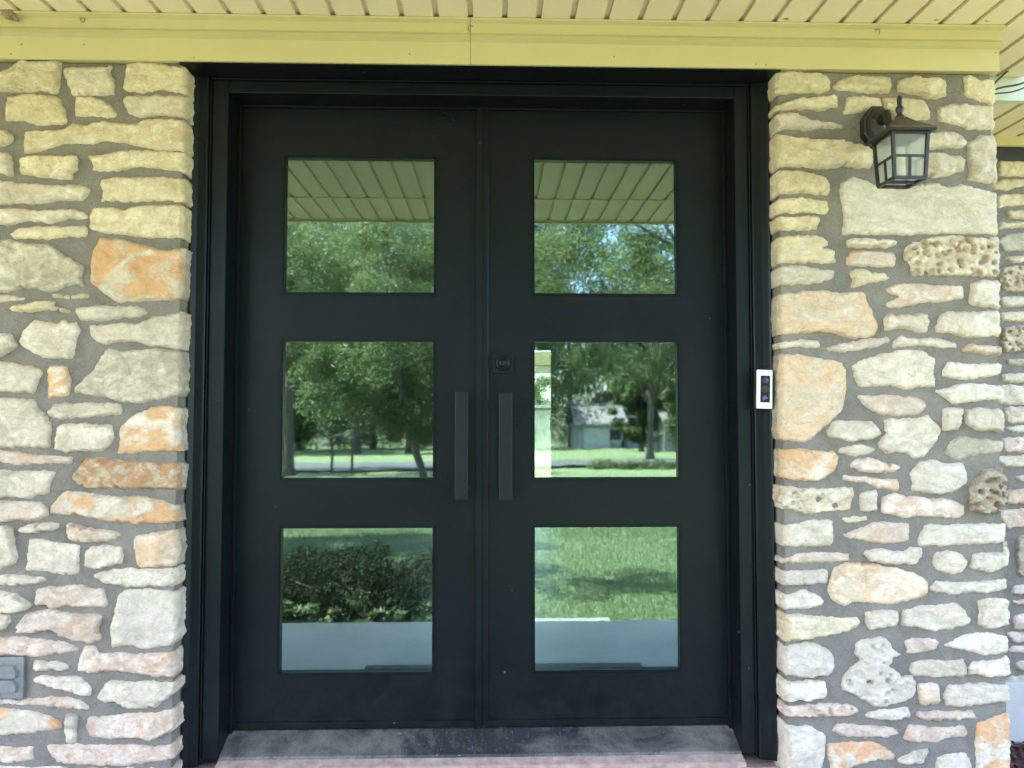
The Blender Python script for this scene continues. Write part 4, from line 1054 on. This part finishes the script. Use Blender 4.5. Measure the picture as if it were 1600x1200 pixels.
def tree(loc, trunk_r, stems, cz, rad, nclump, cr, nleaf, size, lm, label, seed, low=-.35, name='shade_tree', group='trees across the lawn'):
    rg = np.random.default_rng(seed); X, Y = loc; zb = gz(Y) if Y < 0 else -.1
    t = empty(name, label, 'tree', (X, Y, zb), group)
    cl = []
    while len(cl) < nclump:
        p = rg.uniform(-1, 1, 3); L = np.linalg.norm(p)
        if L > 1 or L < .35 or p[2] < low: continue
        cl.append((X + p[0] * rad[0], Y + p[1] * rad[1], cz + p[2] * rad[2], cr * rg.uniform(.6, 1.25)))
    bm = bmesh.new()
    for i in range(stems):
        a = 6.28 * i / stems + seed; lean = .0 if stems == 1 else .55
        p0 = Vector((X + (.25 * math.cos(a) if stems > 1 else 0), Y + (.2 * math.sin(a) if stems > 1 else 0), zb - .1))
        hh = (cz - zb) * .78
        p2 = p0 + Vector((math.cos(a) * lean * 1.6, math.sin(a) * lean, hh)); mid = p0.lerp(p2, .5) + Vector((.08 * math.sin(seed), .05, 0))
        tube(bm, [p0, p0.lerp(mid, .15), mid, p2], [trunk_r * 1.35, trunk_r, trunk_r * .85, trunk_r * .55], 9)
        for j in range(max(3, 9 // stems)):
            c = Vector(cl[int(rg.integers(0, len(cl)))][:3]); q = mid.lerp(p2, rg.uniform(.1, 1))
            m1 = q.lerp(c, .5) + Vector((rg.uniform(-.3, .3), rg.uniform(-.3, .3), rg.uniform(0, .4)))
            tube(bm, [q, m1, c], [trunk_r * .42, trunk_r * .26, trunk_r * .1], 6)
    build('trunk', bm, M['bark'], t, True)
    leaves('crown', cl, nleaf, size, lm, rg, t)
    return t

oak, elm = M['leaf'], M['leaf2']
def X_(px, D): return (px - 768) / F * D
tree((X_(690, 16), -13.5), (.085), 3, 3.5, (4.6, 3.4, 2.75), 175, .60, 170000, .043, elm, 'several-stemmed shade tree with leaning trunks on the front lawn', 11, -.97, 'leaning_tree')
tree((X_(455, 23), -20.5), .20, 1, 5.2, (4.4, 4.0, 3.6), 120, .8, 60000, .062, oak, 'thick-trunked tree at the left of the front lawn', 12, -.6)
tree((X_(1180, 13), -10.5), .15, 1, 4.4, (3.0, 2.6, 2.2), 90, .6, 60000, .043, elm, 'shade tree right of the front lawn with low branches', 13, -.7)
tree((X_(1016, 42), -39.5), .20, 1, 5.0, (5.0, 4.0, 3.6), 110, .9, 30000, .10, oak, 'dark-trunked tree on the far verge before the pale houses', 14, -.5)
tree((X_(560, 55), -52.5), .26, 1, 5.0, (5.5, 4.0, 5.2), 110, 1.1, 26000, .14, elm, 'pair-trunked tree on the far verge, seen at the middle of the left pane', 15, -.45)
tree((-2.75, -3.95), .055, 2, 4.4, (2.5, .72, .85), 45, .36, 11000, .04, elm, 'slender young tree beside the porch lawn', 16, -.9, 'young_tree')
tree((-3.6, -5.9), .06, 2, 4.45, (1.5, .95, .85), 55, .36, 20000, .045, elm, 'unseen slender tree added to shade the porch lawn farther along', 18, -.9, 'young_tree')  # added out of view so that its crown shades the lawn
far = [(380, 62, 21, 9, oak), (470, 70, 24, 10, oak), (585, 74, 26, 10, elm), (690, 80, 28, 10, oak), (800, 84, 29, 11, oak), (890, 92, 30, 11, elm), (985, 90, 29, 10, oak),
       (1070, 86, 28, 10, oak), (1160, 80, 24, 10, elm), (640, 58, 13, 7, oak), (420, 50, 12, 7, elm), (1100, 60, 13, 7, oak), (1003, 66, 10, 4.5, elm)]
fl_ = ['tall tree at the far left beyond the road', 'dense tree beyond the road behind the left trunk', 'pale green tree in the wood beyond the road', 'dense tall tree in the middle of the far wood',
       'dense tree behind the grey-roofed house', 'tall pale tree behind the grey-roofed house', 'dense tree behind the pale garage', 'dense tree right of the far houses', 'pale tree at the far right beyond the road',
       'lower dark tree before the far wood', 'lower pale tree at the far left of the road', 'lower tree beside the white driveway', 'small tree half hiding the long low house']
for i, (px, D, h, r, lm) in enumerate(far):
    Y = -(D - CD); zb = gz(Y)
    tree((X_(px, D), Y), .25, 1, zb + h * .52, (r * .62, r * .5, h * .5), 120, r * .15, 19000, .24, lm, fl_[i], 30 + i, -.98, 'wood_tree', 'trees beyond the road')
# a far-off wood closes the view
cl = []; rg = np.random.default_rng(77)
for i in range(420):
    x = rg.uniform(-85, 95); y = rg.uniform(-128, -104); cl.append((x, y, gz(y) + rg.uniform(0, 22), rg.uniform(2, 3.6)))
o = leaves('far_wood', cl, 46000, .5, oak, rg); tag(o, 'dense wood closing the view far beyond the houses', None, None, 'stuff')

cl = []; rg = np.random.default_rng(78)
for i in range(420):
    x = rg.uniform(-48, 52); y = rg.uniform(-99, -84); cl.append((x, y, gz(y) + rg.uniform(0, 4.5), rg.uniform(.8, 1.7)))
for i in range(200):
    x = rg.uniform(-46, -3); y = rg.uniform(-78, -66); cl.append((x, y, gz(y) + rg.uniform(0, 3.2), rg.uniform(.7, 1.3)))
o = leaves('undergrowth', cl, 44000, .22, oak, rg); tag(o, 'dense undergrowth below the trees beyond the road', None, None, 'stuff')
# low shrub and paler plants at the porch edge
rg = np.random.default_rng(5)
sh = empty('juniper_shrub', 'low juniper shrub, leaves darkened for shade, at the left edge of the porch', 'shrub', (-.75, -2.3, -.1))
cl = [(rg.uniform(-2.3, -.12), rg.uniform(-2.8, -2.12), rg.uniform(-.02, .27), rg.uniform(.09, .13)) for _ in range(190)]
leaves('foliage', cl, 85000, .0105, M['leaf_shaded'], rg, sh, .1)
bm = bmesh.new()
for i in range(14):
    c = cl[i * 5]; tube(bm, [(-.75 + rg.uniform(-.1, .1), -2.4, -.12), (c[0] * .5 - .4, (c[1] - 2.4) / 2, .08), c[:3]], [.014, .010, .004], 5)
build('stem', bm, M['bark'], sh)
for i, (x, y, s, lab) in enumerate(((-1.15, -2.03, .13, 'pale leafy plant at the left end of the porch edge'), (-.93, -2.02, .10, 'second pale leafy plant along the porch edge'), (-.62, -2.05, .08, 'small pale plant before the middle of the juniper'), (-.35, -2.10, .10, 'pale leafy plant at the right end of the juniper'))):
    c = [(x + rg.uniform(-s, s), y + rg.uniform(-.05, .05), -.05 + rg.uniform(0, s), s * .4) for _ in range(9)]
    o = leaves('border_plant', c, 260, .032, M['leaf_pale'], rg, None, .6); tag(o, lab, 'plant', 'pale plants along the porch edge')

# grass blades near the porch
n = 210000
y = -1.95 - 9.5 * rg.uniform(0, 1, n) ** 1.5; x = rg.uniform(-1, 1, n) * (1.6 + (-y) * .30) + .45
ok = ~((y > -2.14) & (x > -.32) & (x < .74)) & ~((y > -1.96)); x, y = x[ok], y[ok]; n = len(x)
zb = np.where(y > -2.6, -.10, -.10 - .031 * (-y - 2.6)); a = rg.uniform(0, 6.28, n); hgt = rg.uniform(.012, .034, n); wd = .0022 + .0010 * (-y - 2) / 3
dx, dy = np.cos(a), np.sin(a); ln = rg.uniform(.005, .022, n); l2 = rg.uniform(0, 6.28, n)
V = np.stack([np.stack([x - dx * wd, y - dy * wd, zb - .005], 1), np.stack([x + dx * wd, y + dy * wd, zb - .005], 1), np.stack([x + np.cos(l2) * ln, y + np.sin(l2) * ln, zb + hgt], 1)], 1).reshape(-1, 3)
o = link('grass', npmesh('grass', V, np.arange(3 * n).reshape(-1, 3), M['blade'], 3)); tag(o, 'short green grass of the front lawn near the porch', None, None, 'stuff')

# ground-cover bed along the road
cl = []
for i in range(130):
    t = i / 129; px = 925 + 190 * t; D = 25 - 1.5 * t
    cl.append((X_(px, D) + rg.uniform(-.2, .2), -(D - CD) + rg.uniform(-.35, .35), gz(-(D - CD)) + rg.uniform(.05, .30), .2))
o = leaves('low_hedge', cl, 9000, .06, oak, rg); tag(o, 'low ragged hedge along the near side of the road', 'hedge')

# mailbox
p = rf_(535, 730, 24); zg = gz(p.y)
mbx = empty('mailbox', 'dark mailbox on two posts beside the road', 'mailbox', (p.x, p.y, zg))
bm = bmesh.new(); pr = [(-.09, 0), (.09, 0), (.09, .13)] + [(.09 * math.cos(t), .13 + .09 * math.sin(t)) for t in np.linspace(.3, 2.84, 7)] + [(-.09, .13)]
A = [bm.verts.new((p.x - .10 + a, p.y - .24, zg + 1.0 + b)) for a, b in pr]; C = [bm.verts.new((p.x - .10 + a, p.y + .24, zg + 1.0 + b)) for a, b in pr]
for i in range(len(pr)): bm.faces.new((A[i], A[(i + 1) % len(pr)], C[(i + 1) % len(pr)], C[i]))
bm.faces.new(A[::-1]); bm.faces.new(C); bmesh.ops.recalc_face_normals(bm, faces=bm.faces)
build('box', bm, M['iron'], mbx)
build('post', B(p.x - .36, p.x - .28, p.y - .04, p.y + .04, zg - .1, zg + 1.0), M['bark'], mbx)
build('post', B(p.x + .26, p.x + .34, p.y - .04, p.y + .04, zg - .1, zg + 1.15), M['bark'], mbx)
build('cross_arm', B(p.x - .38, p.x + .36, p.y - .05, p.y + .05, zg + .93, zg + .999), M['bark'], mbx)

# houses across the road
M['siding'] = plain('pale_siding', (.24, .265, .275), .7, 0, .1, 3)
M['shingle'] = plain('grey_shingle', (.13, .12, .135), .9, 0, .2, 6)
M['trim'] = plain('white_trim', (.42, .42, .42), .6)
M['darkglass'] = plain('dark_window', (.03, .04, .045), .12)
def gable_house(name, x0, x1, y0, depth, zg, wall, rise, label, wins, door=None, m=None):
    h = empty(name, label, 'house', ((x0 + x1) / 2, y0, zg), 'houses across the road')
    build('wall', B(x0, x1, y0 - depth, y0, zg - .3, zg + wall), m or M['siding'], h)
    yr = y0 - depth / 2; ov = .6
    bm = bmesh.new(); p = [(y0 + ov, zg + wall - .12), (yr, zg + wall + rise), (y0 - depth - ov, zg + wall - .12), (y0 - depth - ov, zg + wall + .06), (yr, zg + wall + rise + .2), (y0 + ov, zg + wall + .06)]
    A = [bm.verts.new((x0 - ov, a, b)) for a, b in p]; C = [bm.verts.new((x1 + ov, a, b)) for a, b in p]
    for i in range(6): bm.faces.new((A[i], A[(i + 1) % 6], C[(i + 1) % 6], C[i]))
    for Q_ in (A, C): bm.faces.new((Q_[0], Q_[1], Q_[4], Q_[5])); bm.faces.new((Q_[1], Q_[2], Q_[3], Q_[4]))
    bmesh.ops.recalc_face_normals(bm, faces=bm.faces); build('roof', bm, M['shingle'], h)
    for wx, ww_ in wins:
        f = build('window', B(wx - ww_ / 2 - .1, wx + ww_ / 2 + .1, y0 + .002, y0 + .06, zg + .8, zg + 2.1), M['trim'], h)
        build('window_glass', B(wx - ww_ / 2, wx + ww_ / 2, y0 + .062, y0 + .075, zg + .9, zg + 2.0), M['darkglass'], f)
    for dx_, dw, dm in door or ():
        build('garage_door' if dw > 2 else 'front_door', B(dx_ - dw / 2, dx_ + dw / 2, y0 + .002, y0 + .08, zg - .2, zg + 2.15), dm, h)
    for zc in (0,): build('eave_board', B(x0 - ov, x1 + ov, y0 + ov + .002, y0 + ov + .04, zg + wall - .16, zg + wall + .08), M['trim'], h)
    return h
D = 76.; zg = gz(-(D - CD)); hx = lambda px: X_(px, D)
gable_house('grey_roof_house', hx(905), hx(972), -(D - CD), 8, zg, 2.6, 2.0, 'pale house with a grey shingle roof across the road', [(hx(962), 1.3)], [(hx(933), 2.6, M['trim'])])
D = 80.; zg = gz(-(D - CD)); hx = lambda px: X_(px, D)
gable_house('striped_house', hx(977), hx(1030), -(D - CD), 7, zg, 2.5, 1.3, 'long low house with pale vertical panels right of the grey-roofed one', [(hx(1002), 1.0), (hx(1022), 1.0)], [(hx(988), 1.0, M['trim'])])
D = 62.; zg = gz(-(D - CD)); hx = lambda px: X_(px, D)
gable_house('white_garage', hx(1046), hx(1100), -(D - CD), 7, zg, 2.5, 1.5, 'white garage at the right behind the low branch', [], [(hx(1062), 2.4, M['siding'])], M['trim'])

# ------------------------------------------------------------------ inside the house and behind it
M['room'] = plain('dim_plaster', (.30, .27, .22), .9)
M['roomfloor'] = plain('wood_floor', (.10, .07, .045), .4, 0, .3, 4)
def st_(name, bm, m, label):
    o = build(name, bm, m); return tag(o, label, None, None, 'structure')
st_('room_floor', B(-3.0, .89, .13, .6395, .02, .15), M['roomfloor'], 'dim floor just inside the doors')
st_('room_floor', B(-3.0, 3.2, .64, 6.1, .02, .15), M['roomfloor'], 'dim floor inside the house')
st_('room_ceiling', B(-3.0, .89, .13, .6395, 2.35, 2.40), M['room'], 'dim ceiling just inside the doors')
st_('room_ceiling', B(-3.0, 3.2, .64, 6.1, 2.35, 2.40), M['room'], 'dim ceiling inside the house')
st_('room_wall', B(-3.1, -2.98, .13, 6.1, .15, 2.34), M['room'], 'side wall inside the house')
st_('room_wall', B(3.1, 3.2, .64, 6.1, .15, 2.34), M['room'], 'far side wall inside the house')
OX0, OX1, OZ1 = -.50, .668, 1.925
st_('room_back_wall', B(-2.97, OX0 - .001, 6.0, 6.12, .151, 2.339), M['room'], 'rear wall inside the house')
st_('room_back_wall', B(1.85, 3.09, 6.0, 6.12, .151, 2.339), M['room'], 'rear wall beside the curtain')
st_('room_back_wall', B(OX0, 1.849, 6.0, 6.12, OZ1 + .03, 2.338), M['room'], 'rear wall over the patio door')
st_('house_front_wall', B(-3.0, -.944, .125, .24, 0, 2.6), M['room'], 'inner face of the front wall left of the doors')
st_('house_front_wall', B(1.57, 4.2, .51 + .20, .80, 0, 2.6), M['room'], 'inner face of the front wall right of the doors')
st_('house_front_wall', B(-.943, .899, .065, .24, 2.40, 2.6), M['room'], 'wall above the doors')
st_('room_back_wall', B(.7225, 1.849, 6.0, 6.12, .151, OZ1 + .029), M['room'], 'rear wall behind the curtain')
sd_ = empty('patio_door', 'dark-framed patio door standing open at the back of the house', 'sliding door', (.70, 6.0, .15))
build('frame', B(.668, .722, 5.95, 5.999, .152, OZ1 + .03, .002), M['black'], sd_)
build('frame', B(OX0, .667, 5.96, 5.999, OZ1, OZ1 + .029, .002), M['black'], sd_)
build('handle', B(.655, .690, 5.90, 5.949, 1.02, 1.17, .006), M['iron'], sd_)
bm = bmesh.new(); rows = []
for i in range(90):
    x = .73 + 1.15 * i / 89; rows.append([bm.verts.new((x, 5.86 + .035 * math.sin(i * .85) + .01 * math.sin(i * 2.3), z)) for z in (.17, 1.0, 2.2)])
for a, b in zip(rows, rows[1:]):
    for j in range(2): bm.faces.new((a[j], b[j], b[j + 1], a[j + 1]))
o = build('curtain', bm, plain('curtain_cloth', (.42, .40, .33), .9), None, True); tag(o, 'beige curtain drawn beside the open patio door', 'curtain')
pb = empty('patio_beam', 'pale yellow patio beam seen through the house', 'beam', (0, 9.5, 2.0))
build('beam', B(-4, 4, 9.4, 9.55, 1.985, 2.20, .004), M['beam'], pb); build('lower_board', B(-4, 4, 9.42, 9.53, 1.86, 1.984, .004), M['soffit'], pb)
o = build('rear_path', B(-6, 8, 17.2, 20.4, -.2, -.085), M['walk']); tag(o, 'pale path across the back yard', None, None, 'structure')
fn = empty('yard_fence', 'weathered board fence across the back yard', 'fence', (2, 24.2, -.1))
M['fence'] = plain('weathered_board', (.42, .39, .36), .9, 0, .2, 3)
for i in range(22):
    x = .2 + i * .16
    build('board', B(x, x + .148, 24.2, 24.22, -.1, 1.55 + random.uniform(-.01, .01)), M['fence'], fn)
build('rail', B(.2, 3.7, 24.18, 24.199, 1.36, 1.45), M['bark'], fn)
tree((1.55, 27), .06, 1, 2.5, (1.0, .9, 1.3), 40, .35, 7000, .06, elm, 'small green tree above the back yard fence', 50, -.9, 'yard_tree', None)
